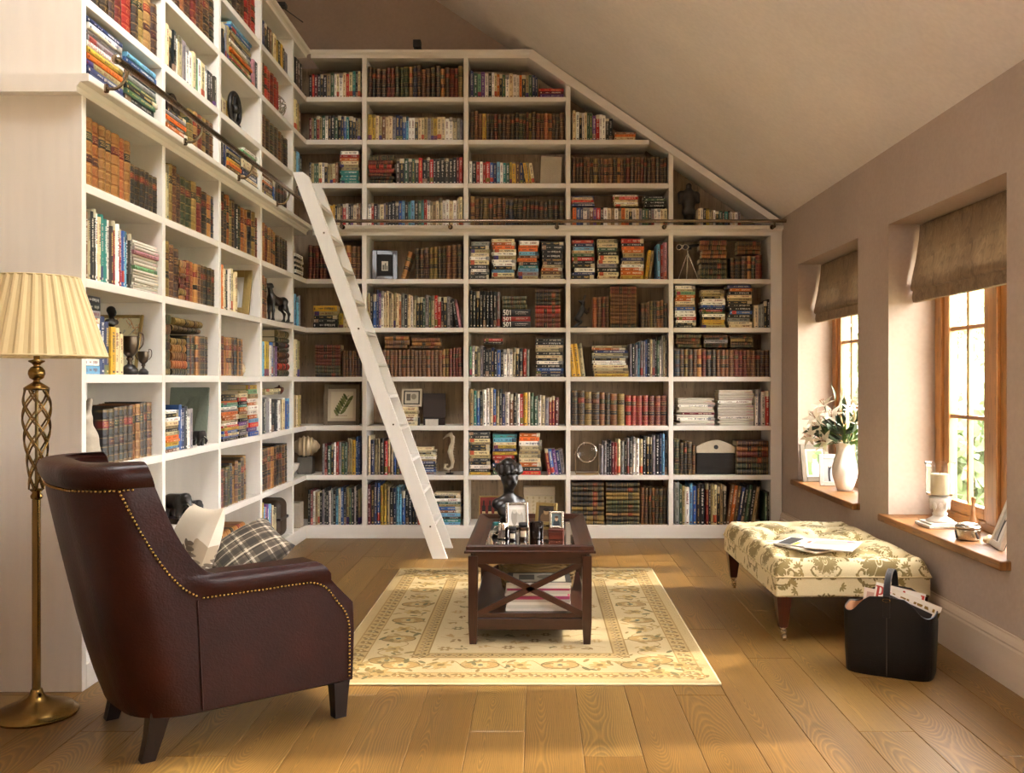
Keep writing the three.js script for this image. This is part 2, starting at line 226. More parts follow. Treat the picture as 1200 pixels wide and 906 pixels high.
// ---------- the room ----------
const XR = 1.79, XL = -2.06, ZB = -7.1, ZF = 1.4;            // inner faces of the walls
const roofY = (x) => 2.339 + (XR - x) * 0.674;               // underside of the sloping ceiling
const WIN = [[3.53, 4.72], [5.17, 6.36], [2.01, 3.2], [0.37, 1.56]].map(([a, b]) => ({ a, b }));   // distances from the camera between the jambs
const SILL = 0.455, HEAD = 1.952;
{
  // floor with boards
  const floor = struct('floor', bx(XL - 0.15, XR + 0.36, -0.2, -0.012, ZB - 0.15, ZF + 0.15, 0), std(0x5a4426, 0.9));
  const tones = [0x8d6a35, 0x86632e, 0x927039, 0x896632].map((c) => phy(c, 0.42, { map: oakTex, clearcoat: 0.14, clearcoatRoughness: 0.3 }));
  const cache = new Map();
  function board(w, l, v) {
    const key = [w.toFixed(3), l.toFixed(2), v].join(); if (cache.has(key)) return cache.get(key);
    const e = 0.0022, y0 = -0.012, y1 = -0.0016, y2 = 0, a = w / 2 - 0.0004, b = l / 2 - 0.0004, P = [], U = [], I = [];
    const ring = (s, t, y) => [[-s, y, -t], [s, y, -t], [s, y, t], [-s, y, t]];
    [ring(a, b, y0), ring(a, b, y1), ring(a - e, b - e, y2)].forEach((r) => r.forEach((p) => { P.push(...p); U.push((v % 4 + 0.03 + 0.94 * (p[0] / w + 0.5)) / 4, (p[2] + l / 2) / 2.4 + Math.floor(v / 4) * 0.31); }));
    for (let k = 0; k < 2; k++) for (let j = 0; j < 4; j++) { const q = k * 4 + j, n = k * 4 + (j + 1) % 4; I.push(q, q + 4, n + 4, q, n + 4, n); }
    I.push(8, 11, 10, 8, 10, 9);
    const g = new THREE.BufferGeometry(); g.setAttribute('position', new THREE.Float32BufferAttribute(P, 3)); g.setAttribute('uv', new THREE.Float32BufferAttribute(U, 2)); g.setIndex(I);
    const f = toCreasedNormals(g, 0.3); cache.set(key, f); return f;
  }
  const W = 0.1835, L0 = 1.6;
  for (let i = 0; i < 21; i++) {
    let z = ZF - [0, 0.9, 0.45, 1.25, 0.2, 1.05, 0.65][i % 7] * 1, first = ZF - z;
    const x = XL + W * (i + 0.5); if (x > XR) break;
    if (first > 0.05) { const m = mesh('plank', board(W, first, i % 8), tones[(i * 3) % 4], floor); m.position.set(x, 0, ZF - first / 2); }
    for (let k = 0; z > ZB + 0.01; k++) { const l = Math.min(L0, z - ZB), m = mesh('plank', board(W, l, (i * 5 + k * 3) % 8), tones[(i * 7 + k * 5 + (i * k) % 3) % 4], floor); m.position.set(x, 0, z - l / 2); z -= l; }
  }
  // walls and ceiling
  const hole = (w) => [[w.a, SILL], [w.a, HEAD], [w.b, HEAD], [w.b, SILL]];
  struct('wall_right', uvm(extrude([[-ZF - 0.15, -0.2], [-ZB + 0.15, -0.2], [-ZB + 0.15, 2.6], [-ZF - 0.15, 2.6]], 0.35, 0, WIN.map(hole)).rotateY(Math.PI / 2).translate(XR, 0, 0), 'y', 0.5), M.wall);
  const ADDED_WIN = { d0: -1.1, d1: 0.4, y0: 1.6, y1: 2.8 };           // added unseen window in the other long wall, brightens the sloping ceiling
  struct('wall_left', uvm(extrude([[-ZF - 0.15, -0.2], [-ZB + 0.15, -0.2], [-ZB + 0.15, 5.05], [-ZF - 0.15, 5.05]], 0.15, 0, [[[ADDED_WIN.d0, ADDED_WIN.y0], [ADDED_WIN.d0, ADDED_WIN.y1], [ADDED_WIN.d1, ADDED_WIN.y1], [ADDED_WIN.d1, ADDED_WIN.y0]]]).rotateY(Math.PI / 2).translate(XL - 0.15, 0, 0), 'y', 0.5), M.wall);
  const gable = () => extrude([[XL, -0.2], [XR, -0.2], [XR, 2.45], [XL, roofY(XL) + 0.1]], 0.15);
  struct('wall_back', uvm(gable().translate(0, 0, ZB - 0.15), 'y', 0.5), M.wall);
  struct('wall_front', uvm(gable().translate(0, 0, ZF), 'y', 0.5), M.wall);
  // sloping ceiling with a roof window in it, out of the camera's view
  const th = Math.atan(0.674), cs = Math.cos(th), sn = Math.sin(th), along_ = (x) => (2.16 - x) / cs;
  const RWIN = { d0: 2.2, d1: 4.0, x0: -0.3, x1: -1.2 }, slopeM = new THREE.Matrix4().makeBasis(V(0, 0, -1), V(-cs, sn, 0), V(sn, cs, 0)).setPosition(2.16, roofY(2.16), 0);
  struct('ceiling', uvm(extrude([[-ZF - 0.15, 0], [-ZB + 0.15, 0], [-ZB + 0.15, along_(XL - 0.16)], [-ZF - 0.15, along_(XL - 0.16)]], 0.2, 0, [[[RWIN.d0, along_(RWIN.x0)], [RWIN.d0, along_(RWIN.x1)], [RWIN.d1, along_(RWIN.x1)], [RWIN.d1, along_(RWIN.x0)]]]).applyMatrix4(slopeM), 'z', 0.5), M.ceiling);
  { const root = struct('window_5'), a = along_(RWIN.x0), b = along_(RWIN.x1), { d0, d1 } = RWIN, w = 0.06, m = (d0 + d1) / 2, bar_ = (...q) => bx(...q, 0.004, 'x').applyMatrix4(slopeM);
    mesh('frame', merge([bar_(d0, d1, a, a + w, 0.13, 0.19), bar_(d0, d1, b - w, b, 0.13, 0.19), bar_(d0, d0 + w, a + w, b - w, 0.13, 0.19), bar_(d1 - w, d1, a + w, b - w, 0.13, 0.19), bar_(m - 0.04, m + 0.04, a + w, b - w, 0.13, 0.19)]), M.oakFrame, root);
    for (const [p, q] of [[d0 + w, m - 0.04], [m + 0.04, d1 - w]]) mesh('pane', new THREE.PlaneGeometry(q - p, b - a - 2 * w).translate((p + q) / 2, (a + b) / 2, 0.16).applyMatrix4(slopeM), M.pane, root); }
  // skirting along the window wall: moulded profile
  const prof = [[0, 0], [-0.022, 0], [-0.022, 0.15], [-0.018, 0.158], [-0.02, 0.166], [-0.014, 0.18], [-0.006, 0.192], [-0.006, 0.2], [0, 0.2]];
  struct('baseboard_right', uvm(extrude(prof, ZF + 6.755).translate(XR, 0, -6.755), 'z'), M.skirting);
  // windows
  const XF = 2.025;                                            // room side of the oak frame
  const openings = [...WIN.map((w) => ({ pos: [XF, SILL, -(w.a + w.b) / 2], turn: 0, hw: (w.b - w.a) / 2, H: HEAD - SILL, deep: XF - XR })), { pos: [XL - 0.06, ADDED_WIN.y0, -(ADDED_WIN.d0 + ADDED_WIN.d1) / 2], turn: Math.PI, hw: (ADDED_WIN.d1 - ADDED_WIN.d0) / 2, H: ADDED_WIN.y1 - ADDED_WIN.y0, deep: 0.06 }];
  openings.forEach(({ pos, turn, hw, H, deep }, n) => {
    const root = struct('window_' + (n < 4 ? n + 1 : 6)); root.position.set(...pos); root.rotation.y = turn;  // the last opening is the added window, unseen, there for its light
    const T = 0.07, FB = 0.075;
    mesh('frame', merge([bx(0, T, 0.0, H, -hw, -hw + FB, 0.006), bx(0, T, 0.0, H, hw - FB, hw, 0.006), bx(0, T, 0, 0.06, -hw + FB, hw - FB, 0.006, 'z'), bx(0, T, H - 0.06, H, -hw + FB, hw - FB, 0.006, 'z'), bx(-0.004, T, 0.05, H - 0.05, -0.05, 0.05, 0.006)]), M.oakFrame, root);
    for (const s of [-1, 1]) {
      const z0 = 0.05, z1 = hw - FB, cw = 0.055, X0 = 0.014, X1 = 0.058, q = (a, b) => (s > 0 ? [a, b] : [-b, -a]);
      const cas = mesh('casement', merge([bx(X0, X1, 0.06, H - 0.06, ...q(z0, z0 + cw), 0.006), bx(X0, X1, 0.06, H - 0.06, ...q(z1 - cw, z1), 0.006), bx(X0, X1, 0.06, 0.06 + cw, ...q(z0 + cw, z1 - cw), 0.006, 'z'), bx(X0, X1, H - 0.06 - cw, H - 0.06, ...q(z0 + cw, z1 - cw), 0.006, 'z')]), M.oakFrame, root);
      const g0 = z0 + cw, g1 = z1 - cw, zm = (g0 + g1) / 2, ys = [0.06 + cw, H * 0.351, H * 0.638, H - 0.06 - cw], b = 0.01;
      for (let k = 1; k < 3; k++) mesh('glazing_bar', bx(0.024, 0.05, ys[k] - b, ys[k] + b, ...q(g0, g1), 0.004, 'z'), M.oakFrame, cas);
      mesh('glazing_bar', bx(0.024, 0.05, ys[0], ys[3], ...q(zm - b, zm + b), 0.004), M.oakFrame, cas);
      for (let k = 0; k < 3; k++) for (const [p, r] of [[g0, zm - b], [zm + b, g1]]) { const [a, c] = q(p, r), g = new THREE.PlaneGeometry(c - a, ys[k + 1] - ys[k] - 2 * b).rotateY(-Math.PI / 2).translate(0.037, (ys[k] + ys[k + 1]) / 2, (a + c) / 2); mesh('pane', g, M.pane, cas); }
    }
    mesh('sill', bx(-deep - 0.045, 0.02, -0.02, 0.018, -hw - 0.035, hw + 0.035, 0.008, 'z'), M.oakSill, root);
  });
}
// ---------- bookcases ----------
const XC = -1.69, DC = 6.76;                                   // front plane of the long bookcase, and of the end wall bookcase
const ROW = [0, 0.0967, 0.4616, 0.8232, 1.1806, 1.5404, 1.8958, 2.2825, 2.5962, 2.9142, 3.2266, 3.511];   // shelf tops, lowest first; the last is the underside of the top
const LU = [0, 1, 2, 3, 4].map((i) => 3.448 + 0.738 * i);      // uprights of the long bookcase
const BU = [-1.267, -0.524, 0.223, 0.975, 1.721];              // uprights of the end bookcase
const TH = 0.034, SL = 0.017, TOP = 3.563, LEDGE = 2.215;
const slopeIn = (x) => 3.511 - 0.6707 * (x + 0.075);           // underside of the sloping board
{
  const c1 = thing('bookcase', 'tall white painted bookcase with open shelves running beside the armchair', 'bookcase', [-1.85, 0, -4.9]);
  const loc = (g) => g.translate(1.85, 0, 4.9), XB = -2.03;
  const P = (name, ...q) => mesh(name, loc(bx(...q)), M.white, c1);
  LU.forEach((d, i) => P('upright', XB, XC, 0, TOP - 0.03, -d - SL, -d + SL, 0.003));
  for (let i = 0; i < 4; i++) {
    const z0 = -LU[i + 1] + SL, z1 = -LU[i] - SL;
    for (let r = 2; r <= 10; r++) if (r !== 7) P('shelf', XB, XC - 0.001, ROW[r] - TH, ROW[r], z0, z1, 0.003, 'z');
    P('shelf', XB, XC - 0.001, ROW[1] - 0.03, ROW[1], z0, z1, 0.003, 'z');
    mesh('back_panel', loc(bx(XB - 0.012, XB, 0.06, TOP - 0.03, z0 - SL, z1 + SL, 0)), M.white, c1);
  }
  P('plinth', XC - 0.02, XC + 0.001, 0, ROW[1] - 0.003, -DC + 0.0015, -LU[0] - SL + 0.002, 0.003, 'z');
  // ledge at the height of the rail: projecting slab, cove and frieze
  const led = [[XB, LEDGE], [XC + 0.002, LEDGE], [XC + 0.002, 2.236], [XC + 0.008, 2.242], [XC + 0.016, 2.252], [XC + 0.045, 2.254], [XC + 0.047, 2.258], [XC + 0.047, 2.279], [XC + 0.044, 2.2825], [XB, 2.2825]];
  mesh('ledge', loc(uvm(extrude(led, DC - LU[0] + SL + 0.045 - 0.0).translate(0, 0, -DC), 'z')), M.white, c1);
  const cor = [[XB, TOP - 0.052], [XC + 0.002, TOP - 0.052], [XC + 0.004, TOP - 0.034], [XC + 0.012, TOP - 0.026], [XC + 0.03, TOP - 0.02], [XC + 0.034, TOP - 0.012], [XC + 0.034, TOP], [XB, TOP]];
  mesh('cornice', loc(uvm(extrude(cor, DC - LU[0] + SL + 0.03).translate(0, 0, -DC), 'z')), M.white, c1);

  const c2 = thing('bookcase', 'white painted bookcase filling the end wall under the sloping ceiling', 'bookcase', [0, 0, -6.9]);
  const lo2 = (g) => g.translate(0, 0, 6.9), ZB2 = -7.06, ZC = -DC;
  const Q = (name, ...q) => mesh(name, lo2(bx(...q)), M.white, c2);
  const tops = [TOP - 0.03, TOP - 0.03, slopeIn(BU[2] - SL), slopeIn(BU[3] - SL), LEDGE];
  BU.forEach((x, i) => Q('upright', x - SL, i === 4 ? XR - 0.004 : x + SL, 0, tops[i], ZB2, ZC, 0.003));
  for (let i = 0; i < 4; i++) {
    const x0 = BU[i] + SL, x1 = BU[i + 1] - SL;
    for (let r = 1; r <= 10; r++) {
      if (r === 7 || (i === 3 && r > 7) || (i === 2 && r === 10)) continue;
      let xe = x1; if (i === 2 && r === 9) xe = -0.075 + (3.511 - ROW[r]) / 0.6707;
      Q('shelf', x0, xe, ROW[r] - (r === 1 ? 0.03 : TH), ROW[r], ZB2, ZC - 0.001, 0.003, 'x');
    }
    mesh('back_panel', lo2(uvm(extrude([[x0 - SL, 0.06], [x1 + SL, 0.06], [x1 + SL, Math.min(TOP - 0.02, slopeIn(x1 + SL) + 0.04)], [Math.max(x0 - SL, -0.1), Math.min(TOP - 0.02, slopeIn(Math.max(x0 - SL, -0.1)) + 0.04)], [x0 - SL, Math.min(TOP - 0.02, slopeIn(x0 - SL) + 0.04)]].filter((p, k, a) => k === 0 || Math.hypot(p[0] - a[k - 1][0], p[1] - a[k - 1][1]) > 1e-4), 0.012).translate(0, 0, ZB2 - 0.012))), M.greigeBoard, c2).userData.label = 'pale brown wood-grained back board';
  }
  // corner: shelves shaped like an L, shared by both runs
  const ell = (g = 0) => [[XC - g, 6.40 + SL], [XC - g, DC + g], [BU[0] - SL, DC + g], [BU[0] - SL, 7.06], [-2.03, 7.06], [-2.03, 6.40 + SL]];
  const slab = (y0, y1, g = 0.001) => uvm(extrude(ell(g), y1 - y0, 0).rotateX(-Math.PI / 2).translate(0, y0, 0), 'x');
  for (let r = 1; r <= 10; r++) if (r !== 7) mesh('corner_shelf', lo2(slab(ROW[r] - (r === 1 ? 0.03 : TH), ROW[r])), M.white, c2);
  mesh('back_panel', lo2(bx(-2.042, BU[0], 0.06, TOP - 0.03, ZB2 - 0.012, ZB2, 0)), M.greigeBoard, c2).userData.label = 'pale brown wood-grained back board';
  mesh('side_panel', lo2(bx(-2.044, -2.032, 0.06, TOP - 0.03, ZB2, -6.40 - SL, 0)), M.greigeBoard, c2).userData.label = 'pale brown wood-grained side board';
  Q('plinth', XC - 0.018, XR - 0.006, 0, ROW[1] - 0.003, ZC - 0.02, ZC + 0.001, 0.003, 'x');
  const led2 = [[-0.3, LEDGE], [0.002, LEDGE], [0.002, 2.236], [0.008, 2.242], [0.016, 2.252], [0.043, 2.254], [0.045, 2.258], [0.045, 2.279], [0.042, 2.2825], [-0.3, 2.2825]];
  const alongX = (prof, x0, x1, z) => { // profile [outwards, y] run along x at depth z
    const n = prof.length, P = [], I = []; for (const x of [x0, x1]) prof.forEach(([o, y]) => P.push(x, y, z + o));
    for (let k = 0; k < n; k++) { const a = k, b = (k + 1) % n; I.push(a, b, b + n, a, b + n, a + n); }
    const tri = THREE.ShapeUtils.triangulateShape(prof.map(([o, y]) => new THREE.Vector2(o, y)), []); tri.forEach(([a, b, c]) => { I.push(a, c, b); I.push(a + n, b + n, c + n); });
    const g = new THREE.BufferGeometry(); g.setAttribute('position', new THREE.Float32BufferAttribute(P, 3)); g.setIndex(I); g.computeVertexNormals(); return uvm(toCreasedNormals(g, 0.5), 'x');
  };
  mesh('ledge', lo2(alongX(led2, XC + 0.047, XR - 0.004, ZC)), M.white, c2);
  const cor2 = [[-0.3, TOP - 0.052], [0.002, TOP - 0.052], [0.004, TOP - 0.034], [0.012, TOP - 0.026], [0.026, TOP - 0.02], [0.03, TOP - 0.012], [0.03, TOP], [-0.3, TOP]];
  mesh('cornice', lo2(alongX(cor2, XC + 0.034, -0.03, ZC)), M.white, c2);
  // sloping board following the ceiling
  const s0 = [-0.075, 3.511], s1 = [XR - 0.06, slopeIn(XR - 0.06)], up = 0.052;
  mesh('sloping_top', lo2(uvm(extrude([s0, s1, [XR - 0.004, LEDGE + 0.067], [XR - 0.004, slopeIn(XR) + up], [s0[0] + 0.04, TOP]], 0.325).translate(0, 0, ZB2), 'x')), M.white, c2);
}
// ---------- ladder rail and ladder ----------
{
  const hl = 2.352, xl = -1.565;
  const r1 = thing('ladder_rail', 'metal ladder rail on brackets along the bookcase beside the armchair', 'rail', [xl, hl, -3.44]);
  mesh('rail', merge([rod([0, 0, 0], [0, 0, -2.98], 0.0135, 0.0135, 16), new THREE.SphereGeometry(0.019, 16, 10)]), M.nickel, r1);
  for (const d of [3.5, 4.29, 5.06, 5.81]) {
    const z = -d - 0.02 + 3.44, xb = -1.642 - xl, yb = 2.268 - hl;
    mesh('bracket', merge([new THREE.CylinderGeometry(0.017, 0.017, 0.01, 16).rotateZ(Math.PI / 2).translate(xb, yb, z), tube([[xb, yb, z], [xb + 0.035, yb + 0.002, z - 0.006], [xb + 0.062, yb + 0.03, z - 0.012], [0, -0.012, z - 0.014]], 0.0065, 16)]), M.nickel, r1);
  }
  const hb = 2.299, zb = -6.64;
  const r2 = thing('ladder_rail', 'metal ladder rail on brackets along the end wall bookcase', 'rail', [0, hb, zb]);
  mesh('rail', rod([-1.52, 0, 0], [XR - 0.006, 0, 0], 0.0125, 0.0125, 16), M.nickel, r2);
  for (const px of [400, 527, 652.8, 779.5, 907]) {
    const x = (px - 630) * 6.66 / FOC, zz = -DC + 0.046 - zb;
    mesh('bracket', merge([new THREE.CylinderGeometry(0.017, 0.017, 0.012, 16).rotateX(Math.PI / 2).translate(x, -0.032, zz), tube([[x, -0.032, zz], [x, -0.04, -0.03], [x, -0.034, -0.008], [x, -0.011, 0]], 0.006, 16), new THREE.SphereGeometry(0.012, 12, 8).translate(x, -0.036, -0.012)]), M.nickel, r2);
  }
  const lad = thing('library_ladder', 'white wooden library ladder leaning on the rail', 'ladder', [-0.632, 0, -6.19]);
  const A = [0, 0], B = [-0.905, 2.5], dz = 0.19, sl = B[0] / B[1], hw = 0.046;
  for (const s of [1, -1]) {
    const st = mesh('stile', uvm(extrude([[-hw, 0], [hw, 0], [hw + sl * 2.47, 2.47], [hw - 0.03 + sl * 2.5, 2.5], [-hw + sl * 2.5, 2.5]], 0.028, 0.002).translate(0, 0.002, s * dz - 0.014), 'y'), M.white, lad);
    for (const h of [0.2, 0.86, 1.48, 2.1]) mesh('bolt', new THREE.CylinderGeometry(0.006, 0.006, 0.006, 10).rotateX(Math.PI / 2).translate(sl * h + 0.01, h + 0.01, s * (dz + 0.017)), M.nickel, st);
  }
  for (let k = 0; k < 11; k++) { const h = 0.222 + k * 0.2075; mesh('tread', bx(sl * h - 0.05, sl * h + 0.052, h - 0.011, h + 0.011, -dz + 0.013, dz - 0.013, 0.004, 'z'), M.white, lad); }
  mesh('hook', merge([-1, 1].map((s) => tube([[sl * 2.36 - 0.03, 2.40, s * 0.17], [sl * 2.36 - 0.08, 2.415, s * 0.17], [-1.565 + 0.632, 2.352 + 0.022, s * 0.17], [-1.565 + 0.61, 2.35, s * 0.17]], 0.006, 12))), M.nickel, lad);
}
// ---------- books ----------
// letters: capitals are leather bindings, small letters cloth and paper; z is a magazine with its page edges outwards
const INK = {
  N: [[96, 60, 34], 'brown'], D: [[52, 36, 26], 'dark brown'], T: [[150, 98, 48], 'tan'], O: [[156, 84, 40], 'russet'], M: [[92, 28, 24], 'maroon'], G: [[40, 50, 32], 'dark green'], K: [[28, 26, 24], 'black'], B: [[28, 40, 66], 'navy'], R: [[150, 30, 26], 'red'], A: [[128, 104, 56], 'gilded olive'],
  k: [[30, 29, 31], 'black'], w: [[228, 222, 210], 'white'], c: [[214, 196, 152], 'cream'], x: [[128, 126, 122], 'grey'], r: [[176, 44, 34], 'red'], m: [[112, 30, 36], 'crimson'], o: [[206, 106, 38], 'orange'], y: [[216, 176, 58], 'yellow'], g: [[58, 84, 62], 'green'], e: [[112, 158, 110], 'pale green'], t: [[52, 136, 130], 'teal'], s: [[104, 158, 190], 'pale blue'], u: [[52, 88, 156], 'blue'], b: [[34, 42, 84], 'navy'], p: [[92, 58, 116], 'purple'], i: [[206, 142, 150], 'pink'], n: [[112, 76, 48], 'brown'], d: [[62, 52, 44], 'charcoal'], a: [[168, 148, 98], 'khaki'], z: [[226, 220, 208], 'white'],
};
const LET = Object.keys(INK), VAR = 4, TILE = {};
const SPECIAL = { inspiration: 120, five_a: 121, five_b: 122, five_c: 123 };
const bookTex = canvasTex(2048, 2048, (g) => {
  const R = rngOf(21), f = (a, b) => a + (b - a) * R();
  g.fillStyle = '#8a7a60'; g.fillRect(0, 0, 2048, 2048);
  const strokes = (x, y, w, h, col, along) => { // unreadable lettering: short marks filling a field
    g.fillStyle = col; if (along) for (let q = y; q < y + h;) { const l = f(5, 13); if (R() < 0.86) g.fillRect(x + f(0, w * 0.15), q, w * f(0.55, 1), Math.min(l * 0.62, 7)); q += l; } else for (let q = x; q < x + w;) { const l = f(3, 7); if (R() < 0.85) g.fillRect(q, y, l * 0.6, h); q += l; }
  };
  const paint = (i, c, leather, kind) => {
    const X = (i % 32) * 64, Y = Math.floor(i / 32) * 512, k = f(0.86, 1.16), base = c.map((v) => v * k + f(-5, 5));
    g.save(); g.beginPath(); g.rect(X, Y, 64, 512); g.clip(); g.translate(X, Y); g.fillStyle = css(base); g.fillRect(0, 0, 64, 512);
    for (let q = 0; q < 130; q++) { g.fillStyle = R() < 0.5 ? css(base, f(1.03, 1.16)) : css(base, f(0.82, 0.97)); g.globalAlpha = 0.5; g.fillRect(f(0, 64), f(0, 512), f(1, 9), f(1, leather ? 16 : 30)); } g.globalAlpha = 1;
    const lum = (base[0] + base[1] + base[2]) / 3, gold = ['#c9a35a', '#b8924c', '#d2b070'][i % 3];
    if (kind === 'pages') { for (let q = 0; q < 64; q += 2) { g.fillStyle = css([200, 190, 172], f(0.88, 1.12)); g.fillRect(q, 0, 1.4, 512); } for (let q = 0; q < 3; q++) { g.fillStyle = ['#b8325c', '#39485e', '#c9a53c', '#2d2a2a'][Math.floor(R() * 4)]; g.fillRect(f(6, 52), 0, f(2, 5), f(40, 150)); } }
    else if (leather) {
      for (const y of [14, 26, 100, 182, 264, 346, 428, 486, 498]) { g.fillStyle = gold; g.globalAlpha = f(0.55, 0.95); g.fillRect(8, y, 56, 4); g.fillRect(8, y + 8, 56, 1.6); g.globalAlpha = 1; }
      const lab = ['#5a1512', '#1b1714', '#20301f', '#7a1a14', '#3a1e12'][(i * 7) % 5]; g.fillStyle = lab; g.fillRect(8, 112, 56, 64); strokes(14, 124, 46, 7, gold); strokes(18, 138, 38, 6, gold); strokes(14, 152, 46, 6, gold);
      if (i % 2) { g.fillStyle = ['#151210', '#3c1410'][i % 4 > 1 ? 1 : 0]; g.fillRect(8, 276, 56, 58); strokes(18, 296, 36, 8, gold); }
      for (const y of [58, 222, 304, 386, 456]) if (!(i % 2 && y === 304)) { g.strokeStyle = gold; g.globalAlpha = 0.7; g.lineWidth = 2; g.beginPath(); g.moveTo(36, y - 22); g.quadraticCurveTo(22, y, 36, y + 20); g.quadraticCurveTo(50, y, 36, y - 22); g.stroke(); g.globalAlpha = 1; }
    } else {
      const ink = lum > 120 ? ['#2a2622', '#6a1f1c', '#22324e', '#3a3a30'][i % 4] : ['#e6dcc4', '#d8b66a', '#f0ece4', '#c9c3b4'][i % 4];
      if (i % 5 === 1) { g.fillStyle = lum > 120 ? css(base, 0.6) : css([200, 190, 160]); g.fillRect(8, 0, 56, f(50, 120)); }
      if (i % 5 === 3) { g.fillStyle = css([f(40, 200), f(40, 140), f(30, 120)]); g.fillRect(8, f(360, 420), 56, 100); }
      strokes(22, 60, 26, f(150, 220), ink, true); strokes(28, 300, 14, f(60, 110), ink, true); g.fillStyle = ink; g.fillRect(26, 470, 20, 18);
    }
    g.restore();
  };
  let i = 0;
  for (const l of LET) { TILE[l] = []; for (let v = 0; v < VAR; v++) { paint(i, INK[l][0], l < 'a', l === 'z' ? 'pages' : ''); TILE[l].push(i++); } }
  const lettered = (i, bg, ink, text, size, font, wide = 1) => { const X = (i % 32) * 64, Y = Math.floor(i / 32) * 512; g.save(); g.translate(X, Y); g.fillStyle = bg; g.fillRect(0, 0, 64, 512); g.translate(40, 500); g.rotate(-Math.PI / 2); g.fillStyle = ink; g.font = font.replace('#', size); g.scale(wide, 1); g.fillText(text, 6, 12); g.restore(); };
  lettered(SPECIAL.inspiration, '#e9e4da', '#a8383a', 'INSPIRATION', 58, '#px sans-serif');
  for (const [k, bg] of [['five_a', '#191718'], ['five_b', '#96261f'], ['five_c', '#191718']]) { lettered(SPECIAL[k], bg, '#f0ece4', '501', 56, 'bold #px sans-serif', 1.65); const X = (SPECIAL[k] % 32) * 64, Y = Math.floor(SPECIAL[k] / 32) * 512; strokes(X + 24, Y + 50, 9, 220, '#e0dace', true); strokes(X + 38, Y + 90, 8, 180, '#bdb5a6', true); }
});
const bookMats = { leather: phy(0xffffff, 0.46, { map: bookTex, clearcoat: 0.15, clearcoatRoughness: 0.4 }), paper: phy(0xffffff, 0.5, { map: bookTex, clearcoat: 0.1, clearcoatRoughness: 0.4 }) };
const pageMat = std(0xcfc09e, 0.95);
const bookShapes = new Map();
function bookShape(tile, style) {   // unit book: thickness along x, height along y, spine towards +z
  const key = tile + style; if (bookShapes.has(key)) return bookShapes.get(key);
  const out = style === 'paper' ? [[-0.5, -1], [-0.5, -0.006], [-0.46, 0], [0.46, 0], [0.5, -0.006], [0.5, -1]] : [[-0.5, -1], [-0.5, -0.06], [-0.34, -0.018], [0, 0], [0.34, -0.018], [0.5, -0.06], [0.5, -1]];
  const ys = [0]; if (style === 'leather') for (const b of [0.2, 0.36, 0.52, 0.68, 0.84]) ys.push(b - 0.016, b - 0.006, b + 0.006, b + 0.016); ys.push(1);
  const P = [], U = [], I = [], cx = tile % 32, cy = Math.floor(tile / 32), n = out.length;
  const uu = (x, side) => (cx + (side ? 0.06 : 0.14 + 0.8 * (x + 0.5))) / 32, vv = (y) => 1 - (cy + 0.01 + 0.98 * (1 - y)) / 4;
  ys.forEach((y, j) => out.forEach(([x, z], i) => { const band = style === 'leather' && (j % 4 === 2 || j % 4 === 3) && j > 0 && j < ys.length - 1 && i > 0 && i < n - 1; P.push(x, y, z + (band ? 0.012 : 0)); U.push(uu(x, i === 0 || i === n - 1), vv(y)); }));
  for (let j = 0; j + 1 < ys.length; j++) for (let i = 0; i + 1 < n; i++) { const a = j * n + i; I.push(a, a + 1, a + n + 1, a, a + n + 1, a + n); }
  const inn = [[0.44, -1], [0.44, -0.1], [-0.44, -0.1], [-0.44, -1]], all = [...out, ...inn].map((p) => new THREE.Vector2(...p)), tri = THREE.ShapeUtils.triangulateShape(all, []);
  for (const y of [0, 1]) { const o = P.length / 3; all.forEach((p) => { P.push(p.x, y, p.y); U.push(uu(0, true), vv(0.5)); }); tri.forEach(([a, b, c]) => { const q = V(all[a].x, 0, all[a].y), cr = (all[b].x - all[a].x) * (all[c].y - all[a].y) - (all[b].y - all[a].y) * (all[c].x - all[a].x); (cr > 0) === (y === 1) ? I.push(o + a, o + c, o + b) : I.push(o + a, o + b, o + c); }); }
  for (const [x0, x1] of [[-0.5, -0.44], [0.44, 0.5]]) { const o = P.length / 3; for (const [x, y] of [[x0, 0], [x1, 0], [x1, 1], [x0, 1]]) { P.push(x, y, -1); U.push(uu(0, true), vv(0.5)); } I.push(o, o + 2, o + 1, o, o + 3, o + 2); }
  const g = new THREE.BufferGeometry(); g.setAttribute('position', new THREE.Float32BufferAttribute(P, 3)); g.setAttribute('uv', new THREE.Float32BufferAttribute(U, 2)); g.setIndex(I);
  const s = toCreasedNormals(g, 0.7); bookShapes.set(key, s); return s;
}
const pagesShape = new THREE.BoxGeometry(0.86, 0.965, 0.86).translate(0, 0.5, -0.535);
const shelfName = (r) => (r < 7 ? ['', 'lowest shelf', 'second shelf up', 'third shelf up', 'fourth shelf up', 'fifth shelf up', 'shelf under rail'][r] : ['first', 'second', 'third', 'topmost'][r - 7] + ' shelf above rail');
const bayName = { L1: 'bay beside the lamp', L2: 'second bay from lamp', L3: 'third bay from lamp', L4: 'fourth bay from lamp', L5: 'open corner bay', C0: 'bay behind the ladder', C1: 'fourth bay from windows', C2: 'third bay from windows', C3: 'second bay from windows', C4: 'bay beside the window wall' };
const BOOKS = [];
const clear = (r) => (r === 6 ? LEDGE : r === 10 ? 3.511 : ROW[r + 1] - TH) - ROW[r];
const spanOf = (bay) => (bay[0] === 'L' ? (bay === 'L5' ? [LU[4] + SL, DC - 0.02] : [LU[+bay[1] - 1] + SL, LU[+bay[1]] - SL]) : bay === 'C0' ? [XC + 0.0, BU[0] - SL] : [BU[+bay[1] - 1] + SL, BU[+bay[1]] - SL]);
